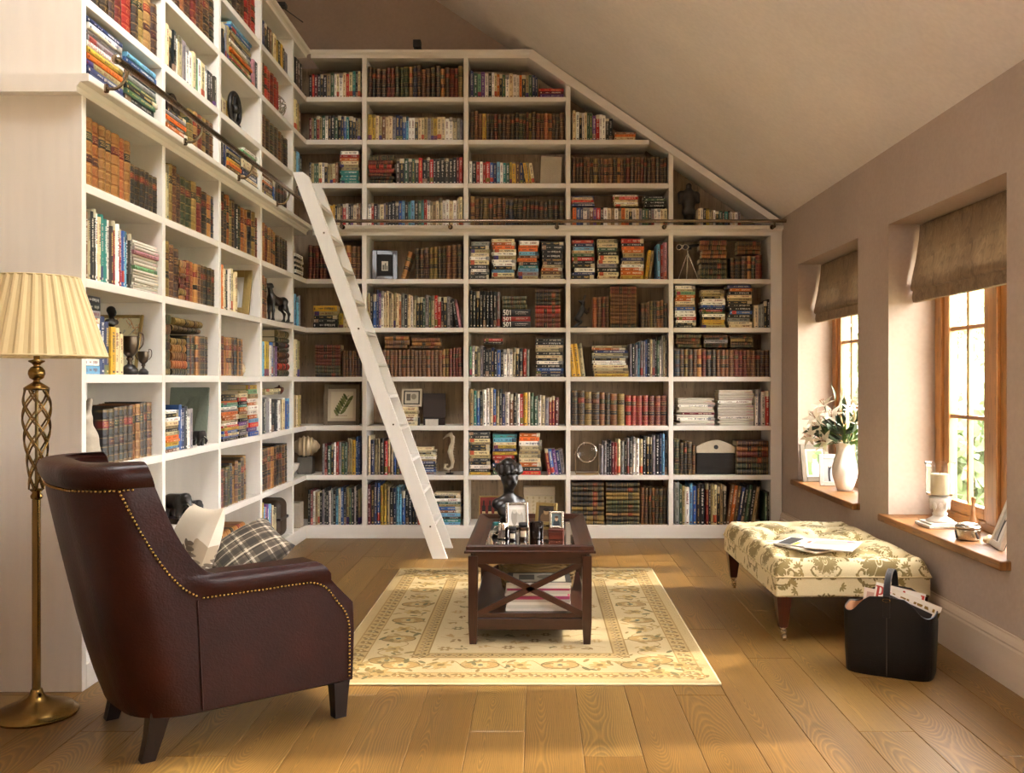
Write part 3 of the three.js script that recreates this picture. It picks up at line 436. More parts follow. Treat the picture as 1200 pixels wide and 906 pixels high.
const along = (bay, px) => { const [lo, hi] = spanOf(bay); return clamp(bay[0] === 'L' ? FOC * 1.703 / (630 - px) : (px - 630) * 6.775 / FOC, lo + 0.002, hi - 0.002); };
function put(bay, row, o) {
  const left = bay[0] === 'L', y = ROW[row] + 0.0006 + (o.y || 0), back = 0.012 + (o.set ?? rr(0, 0.01));
  const pos = left ? [XC - back, y, -o.s] : [o.s, y, -DC - back];
  const mid = left ? o.s : 6.8, area = (FOC / mid) ** 2 * (o.lie ? o.h * o.th : o.th * o.h) * (left ? 1.7 / mid : 1);
  BOOKS.push({ ...o, bay, row, pos, turn: left ? Math.PI / 2 : 0, area, left });
}
// a row of standing books between two pixels, tops from h0 to h1 of the clear height
function standing(bay, row, p0, p1, h0, h1, letters, opt = {}) {
  const a = along(bay, p0), b = along(bay, p1), ls = letters.replace(/ /g, '').split(''), H = clear(row), w = ls.map(() => rr(0.7, 1.3) + (opt.even ? 0.6 : 0)), t = w.reduce((x, y) => x + y, 0); let s = a;
  ls.forEach((l, i) => { const th = (b - a) * w[i] / t, h = H * clamp(lerp(h0, h1, i / Math.max(1, ls.length - 1)) * (opt.even ? rr(0.985, 1.01) : rr(0.92, 1.05)), 0.1, 0.97); put(bay, row, { l, s: s + th / 2, th: th - 0.0012, h, dep: clamp(h * 0.72, 0.1, 0.235), y: opt.base || 0, set: opt.set }); s += th; });
}
// books leaning at an angle (degrees; positive leans towards larger pixels)
function leaning(bay, row, p0, h, letters, deg, th = 0.022) {
  const a = Math.abs(deg) * Math.PI / 180, H = clear(row) * h; let s = along(bay, p0);
  letters.split('').forEach((l) => { const hh = H * rr(0.94, 1.03); put(bay, row, { l, s, th: th - 0.001, h: hh, dep: clamp(hh * 0.7, 0.1, 0.22), tilt: deg * Math.PI / 180, y: Math.sin(a) * th / 2 }); s += th / Math.cos(a); });
}
// a pile of lying books, lowest first
function pile(bay, row, p0, p1, base, hf, letters, opt = {}) {
  const a = along(bay, p0), b = along(bay, p1), ls = letters.replace(/ /g, '').split(''), H = clear(row) * hf, w = ls.map(() => rr(0.75, 1.25)), t = w.reduce((x, y) => x + y, 0); let y = clear(row) * base;
  ls.forEach((l, i) => { const th = H * w[i] / t, L = (b - a) * (opt.even ? 0.985 : rr(0.86, 0.99)); put(bay, row, { l, lie: true, s: a + (b - a) * 0.5 - L / 2 + (opt.even ? 0 : rr(-0.5, 0.5) * ((b - a) - L)), th: th - 0.0008, h: L, dep: clamp(L * (opt.end ? 1.2 : 0.72), 0.09, 0.25), y: y + th / 2, tile: opt.tiles?.[i] ?? undefined, mag: opt.mag }); y += th; });
}
const S = standing, PL = pile, LN = leaning;
// end wall, from the top shelf down
S('C0', 10, 362, 422, 0.62, 0.66, 'krmkkkagwcwcrctkc'); S('C1', 10, 431, 542, 0.8, 0.8, 'DKDDMMGGGABDNDKDTDMMA'); S('C2', 10, 551, 630, 0.66, 0.56, 'bgepwkwcokgwcwwokagbb'); PL('C2', 10, 631, 661, 0, 0.24, 'pmr');
S('C0', 9, 362, 422, 0.62, 0.62, 'magmagwdkgkbutkkda'); S('C1', 9, 431, 542, 0.66, 0.58, 'yycanccxbbuswwkccaxayccwwcxx'); S('C2', 9, 551, 661, 0.74, 0.7, 'DNNyDDMDDNDKGDMADMNOODDN'); S('C3', 9, 671, 718, 0.78, 0.6, 'cwkwcggprwwdk'); PL('C3', 9, 720, 746, 0, 0.22, 'con');
S('C0', 8, 362, 396, 0.52, 0.52, 'kaggcwkaacn'); PL('C0', 8, 398, 421, 0, 0.84, 'ttttaacorw'); PL('C1', 8, 431, 462, 0, 0.74, 'KKMRRMG'); S('C1', 8, 464, 542, 0.62, 0.7, 'dkgdgdrkdrkkkdkkmr'); S('C2', 8, 550, 620, 0.55, 0.56, 'wkrwrrubswtgyynbka'); LN('C2', 8, 618, 0.56, 'yyc', -9); S('C3', 8, 671, 782, 0.68, 0.68, 'NDDNNDADNNNDTNDMDNNMDDNDDD');
S('C0', 7, 377, 422, 0.55, 0.6, 'cnkyykcdrwkdcnn'); S('C1', 7, 431, 542, 0.6, 0.74, 'wrkxcxdkkdusktskgtrwcaccwwcwcc'); S('C2', 7, 551, 661, 0.78, 0.66, 'ANDADNNNBBKKDGKKDKGKK'); S('C3', 7, 671, 782, 0.5, 0.46, 'oubwxnprkwcawcockwcxggkxwwcc', { even: 1 }); PL('C3', 7, 670, 697, 0.53, 0.27, 'bxrcb'); PL('C3', 7, 718, 748, 0.53, 0.3, 'cwcrw'); PL('C3', 7, 754, 781, 0.5, 0.3, 'kkgk'); S('C4', 7, 818, 868, 0.48, 0.36, 'cwkycawkgktkwcwx'); PL('C4', 7, 869, 893, 0, 0.05, 'p');
S('C0', 6, 361, 382, 0.78, 0.75, 'MMMMM', { even: 1 }); S('C0', 6, 384, 422, 0.8, 0.76, 'NNTNTNN', { even: 1 }); LN('C1', 6, 472, 0.62, 'T', 16, 0.035); S('C1', 6, 486, 541, 0.7, 0.8, 'DDDAADDNND', { even: 1 });
PL('C2', 6, 550, 574, 0, 0.86, 'dkwkcwcakx'); PL('C2', 6, 576, 605, 0, 0.93, 'acskwwawcooc'); PL('C2', 6, 606, 632, 0, 0.88, 'axstkonsoow'); PL('C2', 6, 634, 661, 0, 0.86, 'cnockdkkkk'); PL('C3', 6, 670, 697, 0, 0.9, 'kbwkkrgcsbr'); PL('C3', 6, 699, 725, 0, 0.92, 'cckxcckgcc'); PL('C3', 6, 727, 755, 0, 0.93, 'yoowcbaookr'); LN('C3', 6, 757, 0.66, 'ya', 8); S('C3', 6, 770, 782, 0.8, 0.84, 'sri');
PL('C4', 6, 820, 852, 0, 0.9, 'GGKDONNM'); S('C4', 6, 856, 893, 0.5, 0.56, 'DKDTGM'); PL('C4', 6, 864, 892, 0.58, 0.3, 'NND');
PL('C0', 5, 366, 396, 0, 0.5, 'kkkay'); S('C0', 5, 397, 407, 0.34, 0.34, 'yc'); S('C1', 5, 430, 530, 0.84, 0.68, 'akubpwccccacoxkcwckkgxgcrrkkxk'); LN('C1', 5, 536, 0.66, 'ki', -10, 0.02);
S('C2', 5, 550, 586, 0.84, 0.82, 'kkkkkkkkx', { even: 1 }); PL('C2', 5, 588, 622, 0, 0.42, 'krk', { even: 1, tiles: [SPECIAL.five_a, SPECIAL.five_b, SPECIAL.five_c] }); PL('C2', 5, 588, 618, 0.425, 0.3, 'GGG'); PL('C2', 5, 627, 657, 0, 0.88, 'MMMRRKKKD', { even: 1 });
S('C3', 5, 695, 714, 0.7, 0.72, 'ONMN', { even: 1 }); PL('C3', 5, 715, 746, 0, 0.95, 'KNNNNNNNNMM', { even: 1 }); S('C3', 5, 751, 782, 0.6, 0.6, 'DDNADNNK'); PL('C4', 5, 791, 816, 0, 0.96, 'kkwrwwuacooecw'); PL('C4', 5, 821, 850, 0, 0.86, 'ayykwgrbuwwkac'); PL('C4', 5, 852, 882, 0, 0.98, 'ccxkukkkackob'); S('C4', 5, 884, 902, 0.52, 0.62, 'cxxkk');
PL('C0', 4, 369, 399, 0, 0.72, 'KGGMMMMMM', { even: 1 }); S('C0', 4, 401, 422, 0.6, 0.58, 'NNDNND', { even: 1 }); S('C1', 4, 431, 518, 0.6, 0.6, 'NNNNNNNNNNNNNNNNNN', { even: 1 }); S('C1', 4, 518, 541, 0.62, 0.66, 'AAMMMM', { even: 1 }); PL('C1', 4, 451, 480, 0.63, 0.28, 'NNT'); PL('C1', 4, 481, 517, 0.63, 0.25, 'DTN');
S('C2', 4, 550, 620, 0.68, 0.62, 'ewkcxkkkbkukwwwckkrx'); PL('C2', 4, 566, 590, 0.74, 0.12, 'kr'); PL('C2', 4, 627, 661, 0, 0.86, 'kbukwkckcckk'); LN('C3', 4, 673, 0.76, 'yyc', -7, 0.033); PL('C3', 4, 694, 737, 0, 0.7, 'yaccwwkxcboc'); S('C3', 4, 738, 782, 0.76, 0.9, 'xkxsxxukcxkgwxck'); S('C4', 4, 791, 902, 0.62, 0.6, 'BDADNTMKDNNNNMMMNNDDD', { even: 1 }); PL('C4', 4, 793, 822, 0.66, 0.3, 'GNDG'); PL('C4', 4, 825, 853, 0.66, 0.28, 'KKxKN'); PL('C4', 4, 855, 883, 0.66, 0.26, 'KDAK');
PL('C1', 3, 462, 490, 0, 0.42, 'cncac'); S('C2', 3, 550, 655, 0.86, 0.66, 'atukwwcuckbwnkwrycggwcxmmm'); S('C3', 3, 670, 732, 0.8, 0.72, 'DDADNDNA', { even: 1 }); S('C3', 3, 733, 782, 0.68, 0.68, 'RRRRMMM', { even: 1 }); PL('C4', 3, 793, 838, 0, 0.62, 'zzwzmzzwzzz', { mag: 1 }); PL('C4', 3, 841, 884, 0, 0.8, 'zzzwzzzzzwzzzz', { mag: 1 }); S('C4', 3, 885, 902, 0.8, 0.76, 'wxwr');
S('C0', 2, 377, 422, 0.66, 0.84, 'xmgkwrxggaayub'); S('C1', 2, 431, 484, 0.84, 0.72, 'cbcakrccubxcgk'); PL('C1', 2, 485, 511, 0, 0.62, 'xubkbawckcc'); PL('C2', 2, 549, 575, 0, 0.96, 'ykwkkackkackk'); PL('C2', 2, 577, 606, 0, 0.9, 'gkbmrybycst'); PL('C2', 2, 608, 635, 0, 0.93, 'rkoccacwoo'); LN('C2', 2, 644, 0.58, 'mupbx', -8, 0.026);
S('C3', 2, 703, 782, 0.72, 0.95, 'xxkkmrcxkxkwwckkkxkbsk'); S('C4', 2, 791, 815, 0.78, 0.72, 'GDKDN'); PL('C4', 2, 863, 901, 0, 0.76, 'KGDMND', { even: 1 }); S('C0', 1, 360, 422, 0.74, 0.82, 'kmwackxkkwxkscukagkwka'); S('C1', 1, 430, 496, 0.95, 0.7, 'mdbuyyakbssukkkdrk'); PL('C1', 1, 507, 541, 0, 0.7, 'stksnuagwkc');
PL('C3', 1, 670, 708, 0, 0.93, 'AAKAKKKKK', { even: 1 }); PL('C3', 1, 710, 750, 0, 0.93, 'KKAGGGAAKK', { even: 1 }); S('C3', 1, 751, 782, 0.82, 0.8, 'NDDNDKD', { even: 1 }); S('C4', 1, 791, 826, 0.9, 0.86, 'xgawsudk'); S('C4', 1, 827, 852, 0.88, 0.9, 'mkackad'); LN('C4', 1, 853, 0.86, 'nonbkgka', 8, 0.0265); S('C4', 1, 897, 902, 0.75, 0.7, 'gk');
// long bookcase, bay by bay from the lamp
S('L1', 8, 112, 186, 0.86, 0.9, 'KDDMRDAAD'); PL('L1', 7, 101, 146, 0, 0.92, 'kbbaoywxxwb', { tiles: [undefined, undefined, undefined, undefined, undefined, undefined, SPECIAL.inspiration] }); PL('L1', 7, 148, 186, 0, 0.86, 'kskgkgxkrus'); S('L1', 6, 101, 155, 0.82, 0.8, 'TOTTTOT', { even: 1 }); S('L1', 6, 156, 185, 0.55, 0.52, 'KKKKKK', { even: 1 }); S('L1', 5, 101, 155, 0.86, 0.72, 'nckdwcttwdmwrpuskd'); PL('L1', 5, 157, 187, 0, 0.66, 'zzwzzzzezzzizzz', { mag: 1 });
PL('L1', 4, 101, 119, 0, 0.92, 'swkwkwwoxkk'); S('L1', 4, 119, 145, 0.72, 0.52, 'bbycc'); S('L1', 3, 124, 181, 0.68, 0.74, 'KKDKDDNTDKN', { even: 1 });
S('L2', 9, 200, 253, 0.82, 0.84, 'DDNDMDNDK'); S('L2', 8, 195, 254, 0.7, 0.6, 'ckkwcxwwcewcwkdd'); PL('L2', 7, 195, 220, 0, 0.5, 'kkokoxk'); S('L2', 7, 222, 253, 0.74, 0.8, 'AAMADN', { even: 1 }); S('L2', 6, 195, 253, 0.86, 0.68, 'cANDGGAMKTB'); S('L2', 5, 195, 211, 0.8, 0.74, 'AND', { even: 1 }); PL('L2', 5, 212, 219, 0, 0.6, 'TAMMNTA', { end: 1 }); S('L2', 5, 220, 254, 0.62, 0.62, 'MOTNDKKD', { even: 1 });
PL('L2', 4, 195, 201, 0, 0.86, 'AGGKGNG', { end: 1 }); PL('L2', 4, 202, 220, 0, 0.54, 'KONTA'); PL('L2', 4, 202, 238, 0.64, 0.2, 'DA'); S('L2', 4, 221, 246, 0.6, 0.62, 'KMDTNKKD', { even: 1 }); PL('L2', 3, 195, 211, 0, 0.6, 'nsyoockacwkw'); S('L2', 3, 212, 227, 0.64, 0.6, 'ubkwx'); S('L2', 2, 195, 220, 0.72, 0.7, 'TGGGAD', { even: 1, set: 0.14 }); S('L2', 1, 236, 252, 0.6, 0.5, 'Tunb');
S('L3', 10, 265, 300, 0.85, 0.8, 'DGDDDRRR'); S('L3', 9, 261, 269, 0.68, 0.68, 'kuxa'); PL('L3', 9, 270, 296, 0, 0.86, 'kgrykoycwkagus'); S('L3', 9, 298, 304, 0.62, 0.6, 'ik'); S('L3', 8, 266, 284, 0.55, 0.5, 'yncya', { set: 0.06 }); S('L3', 7, 261, 267, 0.66, 0.66, 'kkbu'); PL('L3', 7, 268, 284, 0, 0.7, 'wbnoykcbn'); PL('L3', 7, 285, 304, 0, 0.82, 'bkcbkccgew'); S('L3', 6, 261, 304, 0.86, 0.82, 'DDOADkGOTKAM'); S('L3', 5, 261, 281, 0.76, 0.72, 'ockwccc'); S('L3', 4, 261, 287, 0.66, 0.66, 'MTOADKTDT', { even: 1 });
PL('L3', 3, 261, 280, 0, 0.78, 'kucuyrwcoooxwteokk'); PL('L3', 3, 281, 291, 0, 0.84, 'kxkcpkanotkrca'); PL('L3', 3, 292, 304, 0, 0.94, 'uprsowwowaey'); S('L3', 2, 261, 290, 0.62, 0.76, 'MDDGBTNGGDA'); PL('L3', 1, 262, 290, 0, 0.7, 'TATNT');
S('L4', 10, 309, 338, 0.6, 0.56, 'bkknacykykbx'); S('L4', 9, 309, 328, 0.8, 0.74, 'NRRMRR', { even: 1 }); S('L4', 8, 309, 338, 0.76, 0.7, 'NDGDNDD', { even: 1 }); PL('L4', 7, 309, 320, 0, 0.62, 'cankown'); S('L4', 7, 321, 337, 0.62, 0.6, 'uKKKD'); S('L4', 6, 309, 325, 0.76, 0.7, 'TMTNT', { even: 1 }); S('L4', 6, 326, 338, 0.66, 0.66, 'DDKD', { even: 1 }); S('L4', 5, 309, 315, 0.84, 0.8, 'NN', { even: 1 }); S('L4', 4, 309, 326, 0.72, 0.6, 'syywuxp'); PL('L4', 4, 327, 342, 0, 0.95, 'GRKNGKGA', { end: 1 });
S('L4', 3, 309, 341, 0.68, 0.62, 'kxxwkkwccwus'); PL('L4', 3, 312, 330, 0.74, 0.12, 'cc'); S('L4', 2, 309, 338, 0.82, 0.8, 'DDNTDKDNK', { even: 1 }); S('L4', 1, 309, 325, 0.86, 0.7, 'ysipwsxccc');
S('L5', 10, 346.5, 355, 0.72, 0.72, 'kdk'); S('L5', 9, 346.5, 354, 0.8, 0.7, 'can'); S('L5', 8, 346.5, 355, 0.7, 0.6, 'csk'); PL('L5', 6, 347, 356, 0, 0.5, 'kwkwkwkw'); S('L5', 5, 346.5, 353, 0.7, 0.66, 'ssx'); S('L5', 4, 346.5, 353, 0.8, 0.8, 'ca'); S('L5', 3, 346.5, 354, 0.7, 0.7, 'aca', { even: 1 });
{
  const kindOf = (b) => (b.mag ? 'magazine' : b.l < 'a' ? 'leather_book' : b.lie || b.h < 0.205 ? 'paperback_book' : 'hardback_book');
  const nice = { magazine: 'magazine', leather_book: 'leather-bound book', paperback_book: 'paperback', hardback_book: 'hardback' };
  const rest = new Map(), count = {};
  BOOKS.sort((a, b) => b.area - a.area);
  for (const b of BOOKS) {
    const kind = kindOf(b), style = b.l < 'a' ? 'leather' : kind === 'hardback_book' ? 'hard' : 'paper', tile = b.tile ?? TILE[b.l][Math.floor(rnd() * VAR)];
    const g = bookShape(tile, style), mat = b.l < 'a' ? bookMats.leather : bookMats.paper, root = shade(new THREE.Mesh(g, mat));
    root.position.set(...b.pos); root.scale.set(b.th, b.h, b.dep); root.rotation.set(0, b.turn, b.lie ? -Math.PI / 2 : b.tilt ? -b.tilt : 0, 'YXZ');
    const n = (count[kind] = (count[kind] || 0) + 1);
    if (n > 300) { root.updateMatrix(); if (!rest.has(kind)) rest.set(kind, []); rest.get(kind).push([flat(g).clone().applyMatrix4(root.matrix), flat(pagesShape).clone().applyMatrix4(root.matrix), mat]); continue; }
    root.name = numbered(kind);
    mesh('page_block', pagesShape, pageMat, root);
    let label = `${INK[b.l][1]} ${nice[kind]} ${b.lie ? 'piled' : b.tilt ? 'leaning' : 'standing'} on ${shelfName(b.row)}, ${bayName[b.bay]}`;
    if (b.tile === SPECIAL.inspiration) label = 'white paperback lettered INSPIRATION lying in a pile above the rail';
    if (b.tile !== undefined && b.tile !== SPECIAL.inspiration) label = `${INK[b.l][1]} paperback with the number 501 on its spine`;
    tag(root, label, kind === 'magazine' ? 'magazine' : 'book', label + ', set'); scene.add(root);
  }
  for (const [kind, list] of rest) {
    const m = mesh(kind === 'leather_book' ? 'small_leather_volumes' : kind === 'paperback_book' ? 'small_paperback_volumes' : 'small_cloth_volumes', merge(list.map((q) => q[0])), list[0][2], scene);
    m.userData = { kind: 'stuff', label: `many small ${nice[kind]}s on the far shelves of both bookcases`, category: 'books' };
    mesh('page_blocks', merge(list.map((q) => q[1])), pageMat, m);
  }
}
// ---------- armchair ----------
{
  // local axes: z forward is -z here; u = distance forward of the rear feet, w = sideways, h = up
  const f = V(0.792, 0, -0.61), turn = Math.atan2(-f.x, -f.z);
  const chair = thing('armchair', 'dark brown leather wingback armchair with brass nail trim', 'armchair', [-1.31, 0, -3.005], turn);
  const L = (u, w, h) => [w, h, -u];                         // the near side is +w
  const ur = (h) => -0.062 - 0.19 * Math.pow(clamp((h - 0.12) / 0.79), 0.85);      // rear face leans back
  const uf = (h) => (h < 0.39 ? 0.635 : h < 0.5 ? lerp(0.635, 0.545, smooth(0.39, 0.5, h) * 0.55 + 0.45 * (h - 0.39) / 0.11) : h < 0.556 ? lerp(0.545, 0.5, (h - 0.5) / 0.056) : lerp(0.17, -0.035, Math.pow(clamp((h - 0.556) / 0.35), 0.55)));
  const N = 26;
  function outline(h, e, t) {       // closed ring: outer path near front -> rear -> far front, then the inner path back
    const arm = h > 0.487 && h < 0.556, W = 0.283 + (arm ? 0.003 : e), R = 0.15, r0 = ur(h) - (arm ? 0.003 : e), r1 = uf(h) + (h < 0.55 ? e : 0);
    const side = (W_, rear, front, inner) => {
      const q = [], rc = inner ? 0.1 : R;
      for (let i = 0; i < 14; i++) { const u = lerp(front, rear + rc, i / 14); q.push([u, W_ + (arm && !inner ? (e - 0.003) * smooth(0.09, 0.15, u) : 0)]); }
      for (let i = 0; i <= 9; i++) { const a = i / 9 * Math.PI / 2; q.push([rear + rc - rc * Math.sin(a), W_ - rc + rc * Math.cos(a)]); }
      for (let i = 1; i < 9; i++) q.push([rear - 0.012 * Math.sin(i / 9 * Math.PI / 2) * (inner ? 0 : 1), lerp(W_ - rc, 0, i / 9)]);
      return q;
    };
    const o = side(W, r0, r1, false), oo = [...o, [r0 - 0.012, 0], ...o.slice().reverse().map(([u, w]) => [u, -w])];
    const i_ = side(W - t, r0 + t * 1.15, r1 - 0.004, true), ii = [...i_, [r0 + t * 1.15, 0], ...i_.slice().reverse().map(([u, w]) => [u, -w])];
    return [...oo, ...ii.reverse()].map(([u, w]) => L(u, w, h));
  }
  const rows = [[0.128, -0.012], [0.135, 0], [0.2, 0.002], [0.3, 0.004], [0.4, 0.004], [0.46, 0.003], [0.485, 0.003], [0.492, 0.006], [0.51, 0.013], [0.53, 0.014], [0.545, 0.01], [0.554, 0.003], [0.5565, 0.003], [0.565, 0.003], [0.58, 0.003], [0.61, 0.003], [0.65, 0.003], [0.7, 0.003], [0.76, 0.003], [0.8, 0.003], [0.838, 0.0], [0.845, 0.006], [0.865, 0.012], [0.885, 0.011], [0.9, 0.004], [0.909, -0.01], [0.913, -0.028]];
  const tt = (h) => (h > 0.556 ? 0.085 : h > 0.49 ? 0.1 : 0.09);
  const shell = loft(rows.map(([h, e]) => outline(h, e, tt(h) + (h > 0.9 ? -0.05 : 0))), true, true, 0.75, true);
  mesh('frame_upholstery', uvm(shell, 'y'), M.leather, chair);
  // inside back, rolled over the top
  const cush = (rings) => loft(rings, true, true, 1.2);
  const rr2 = (uc, hw, hh, th, h0) => { const out = []; for (let i = 0; i <= 10; i++) { const a = i / 10, h = h0 + hh * a, k = Math.pow(Math.sin(Math.PI * clamp(a, 0.02, 0.98)), 0.35); const ring = []; for (let j = 0; j < 28; j++) { const q = j / 28 * 2 * Math.PI, c = Math.cos(q), s = Math.sin(q), sx = Math.sign(c) * Math.pow(Math.abs(c), 0.35), sy = Math.sign(s) * Math.pow(Math.abs(s), 0.6); ring.push(L(uc(h) + th / 2 * k * sy, hw * (0.8 + 0.2 * k) * sx, h)); } out.push(ring); } return out; };
  mesh('back_cushion', uvm(cush(rr2((h) => ur(h) + 0.165, 0.195, 0.44, 0.11, 0.42)), 'y'), M.leather, chair);
  mesh('seat_cushion', uvm(new RoundedBoxGeometry(0.372, 0.15, 0.5, 4, 0.05).translate(0, 0.34, -0.385), 'z'), M.leather, chair);
  mesh('seat_rail', uvm(new RoundedBoxGeometry(0.38, 0.17, 0.05, 3, 0.015).translate(0, 0.225, -0.6), 'x'), M.leather, chair);
  // welted seams between the rear and the side panels
  for (const s of [1, -1]) mesh('seam', tube([0.14, 0.25, 0.36, 0.48].map((h) => L(0.128 - (h - 0.14) * 0.05, s * 0.289, h)), 0.0028, 16, 6), M.leather, chair);
  // legs
  for (const [u, w, rear] of [[0.015, 0.222, 1], [0.015, -0.222, 1], [0.606, 0.235, 0], [0.606, -0.235, 0]]) {
    const k = rear ? -0.035 : 0.0, top = 0.15, g = loft([[0.0, 0.02, k], [0.07, 0.024, k * 0.45], [top, 0.031, 0]].map(([h, r, o]) => [[-r, -r], [r, -r], [r, r], [-r, r]].map(([a, b]) => L(u + o + a, w + (rear ? 0.3 * -o * 0 : 0) + b, h))), true, true, 0.3);
    mesh('leg', uvm(g, 'y'), M.darkleg, chair);
  }
  // brass nails: along the arm, down its front, up the wing and across the back
  const dome = new THREE.SphereGeometry(0.0052, 8, 5, 0, Math.PI * 2, 0, Math.PI / 2), nails = [];
  const nailAt = (p, n) => { const g = dome.clone(); g.applyQuaternion(new THREE.Quaternion().setFromUnitVectors(V(0, 1, 0), n.clone().normalize())); nails.push(g.translate(p.x, p.y, p.z)); };
  const run = (pts, nrm, step = 0.0125) => { const c = new THREE.CatmullRomCurve3(pts.map((p) => V(...p))), m = Math.round(c.getLength() / step); for (let i = 0; i <= m; i++) nailAt(c.getPointAt(i / m), nrm(i / m)); };
  for (const s of [1, -1]) {
    run([[0.13, 0.486], [0.2, 0.486], [0.32, 0.486], [0.44, 0.487], [0.49, 0.484], [0.535, 0.462], [0.575, 0.41], [0.605, 0.37], [0.618, 0.33], [0.62, 0.24], [0.62, 0.15]].map(([u, h]) => L(u, s * 0.2875, h)), () => V(s, 0, 0));
    const wing = [0.495, 0.52, 0.56, 0.6, 0.66, 0.72, 0.78, 0.832];
    run(wing.map((h, i) => { const uu = lerp(0.125, -0.115, Math.pow(clamp((h - 0.49) / 0.345), 0.62)); const rear = ur(h), cor = rear + 0.15; let W = 0.2875; if (uu < cor) { const q = clamp((cor - uu) / 0.15, 0, 1); W = 0.2875 - 0.15 + 0.15 * Math.sqrt(1 - q * q); } return L(uu, s * (W + 0.001), h); }), () => V(s, 0, 0.2));
  }
  { const pts = []; for (let i = 0; i <= 24; i++) { const h = 0.834, a = i / 24, ring = outline(h, 0.001, 0.08), half = ring.slice(0, Math.floor(ring.length / 2)); const lo = 12, hi = half.length - 13; pts.push(half[Math.round(lerp(lo, hi, a))]); } run(pts, (t) => V(Math.cos(Math.PI * t), 0, 0.9)); }
  mesh('nail_trim', merge(nails), M.brass, chair).userData.kind = 'stuff';
}
// cushions on the armchair
function pillowGeo(w, h, t, n = 20) {
  const P = [], U = [], I = [];
  for (const s of [1, -1]) for (let j = 0; j <= n; j++) for (let i = 0; i <= n; i++) { const a = i / n * 2 - 1, b = j / n * 2 - 1, k = Math.pow((1 - a * a) * (1 - b * b), 0.42), pin = 1 - 0.07 * (a * a * (1 - b * b) * 0 + (1 - a * a) * b * b + (1 - b * b) * a * a); P.push(a * w / 2 * (1 - 0.08 * (1 - b * b) * Math.abs(a) ** 3), b * h / 2 * (1 - 0.08 * (1 - a * a) * Math.abs(b) ** 3), s * t / 2 * k); U.push((i / n) * w, (j / n) * h); }
  const m = (n + 1) * (n + 1); for (let s = 0; s < 2; s++) for (let j = 0; j < n; j++) for (let i = 0; i < n; i++) { const a = s * m + j * (n + 1) + i, b = a + 1, c = a + n + 1, d = c + 1; s ? I.push(a, d, b, a, c, d) : I.push(a, b, d, a, d, c); }
  const g = new THREE.BufferGeometry(); g.setAttribute('position', new THREE.Float32BufferAttribute(P, 3)); g.setAttribute('uv', new THREE.Float32BufferAttribute(U, 2)); g.setIndex(I); g.computeVertexNormals(); return g;
}
{
  const dotted = canvasTex(512, 512, (g) => { g.fillStyle = '#d9ceb8'; g.fillRect(0, 0, 512, 512); const R = rngOf(9); for (let i = 0; i < 7; i++) { g.save(); g.translate(R() * 512, R() * 512); g.rotate(R() * 3); g.fillStyle = ['#8e7f68', '#5c4f41', '#a8957a'][i % 3]; g.beginPath(); g.ellipse(0, 0, 60, 22, 0, 0, 7); g.fill(); g.fillStyle = '#6b5c4a'; for (let k = 0; k < 5; k++) { g.beginPath(); g.ellipse(-50 + k * 24, 34, 9, 24, 0.5, 0, 7); g.fill(); } g.restore(); } }, false);
  const plaid = canvasTex(512, 512, (g) => { g.fillStyle = '#6e6353'; g.fillRect(0, 0, 512, 512); for (const v of [0, 1]) for (let k = 0; k < 512; k += 128) for (const [o, w, c] of [[6, 40, 'rgba(40,36,32,.55)'], [60, 10, 'rgba(225,214,192,.7)'], [76, 4, 'rgba(30,26,24,.7)'], [92, 18, 'rgba(70,62,54,.5)'], [116, 5, 'rgba(225,214,192,.6)']]) { g.fillStyle = c; v ? g.fillRect(k + o, 0, w, 512) : g.fillRect(0, k + o, 512, w); } }, false);
  const m1 = std(0xffffff, 0.85, { map: repeated(dotted, 2.4, 2.4), bumpMap: repeated(weaveBump, 6, 6), bumpScale: 0.0006 }), m2 = std(0xffffff, 0.85, { map: repeated(plaid, 2.3, 2.3), bumpMap: repeated(weaveBump, 6, 6), bumpScale: 0.0006 });
  const c1 = thing('cushion', 'cream patterned cushion leaning against the back of the armchair', 'cushion', [-1.17, 0.585, -3.13]);
  mesh('cover', pillowGeo(0.31, 0.31, 0.13), m1, c1); c1.rotation.set(-0.38, -0.93, 0.06, 'YXZ');
  const c2 = thing('cushion', 'brown plaid cushion lying in the armchair', 'cushion', [-1.035, 0.542, -3.255]);
  mesh('cover', pillowGeo(0.34, 0.3, 0.13), m2, c2); c2.rotation.set(-1.0, -0.75, -0.3, 'YXZ');
}
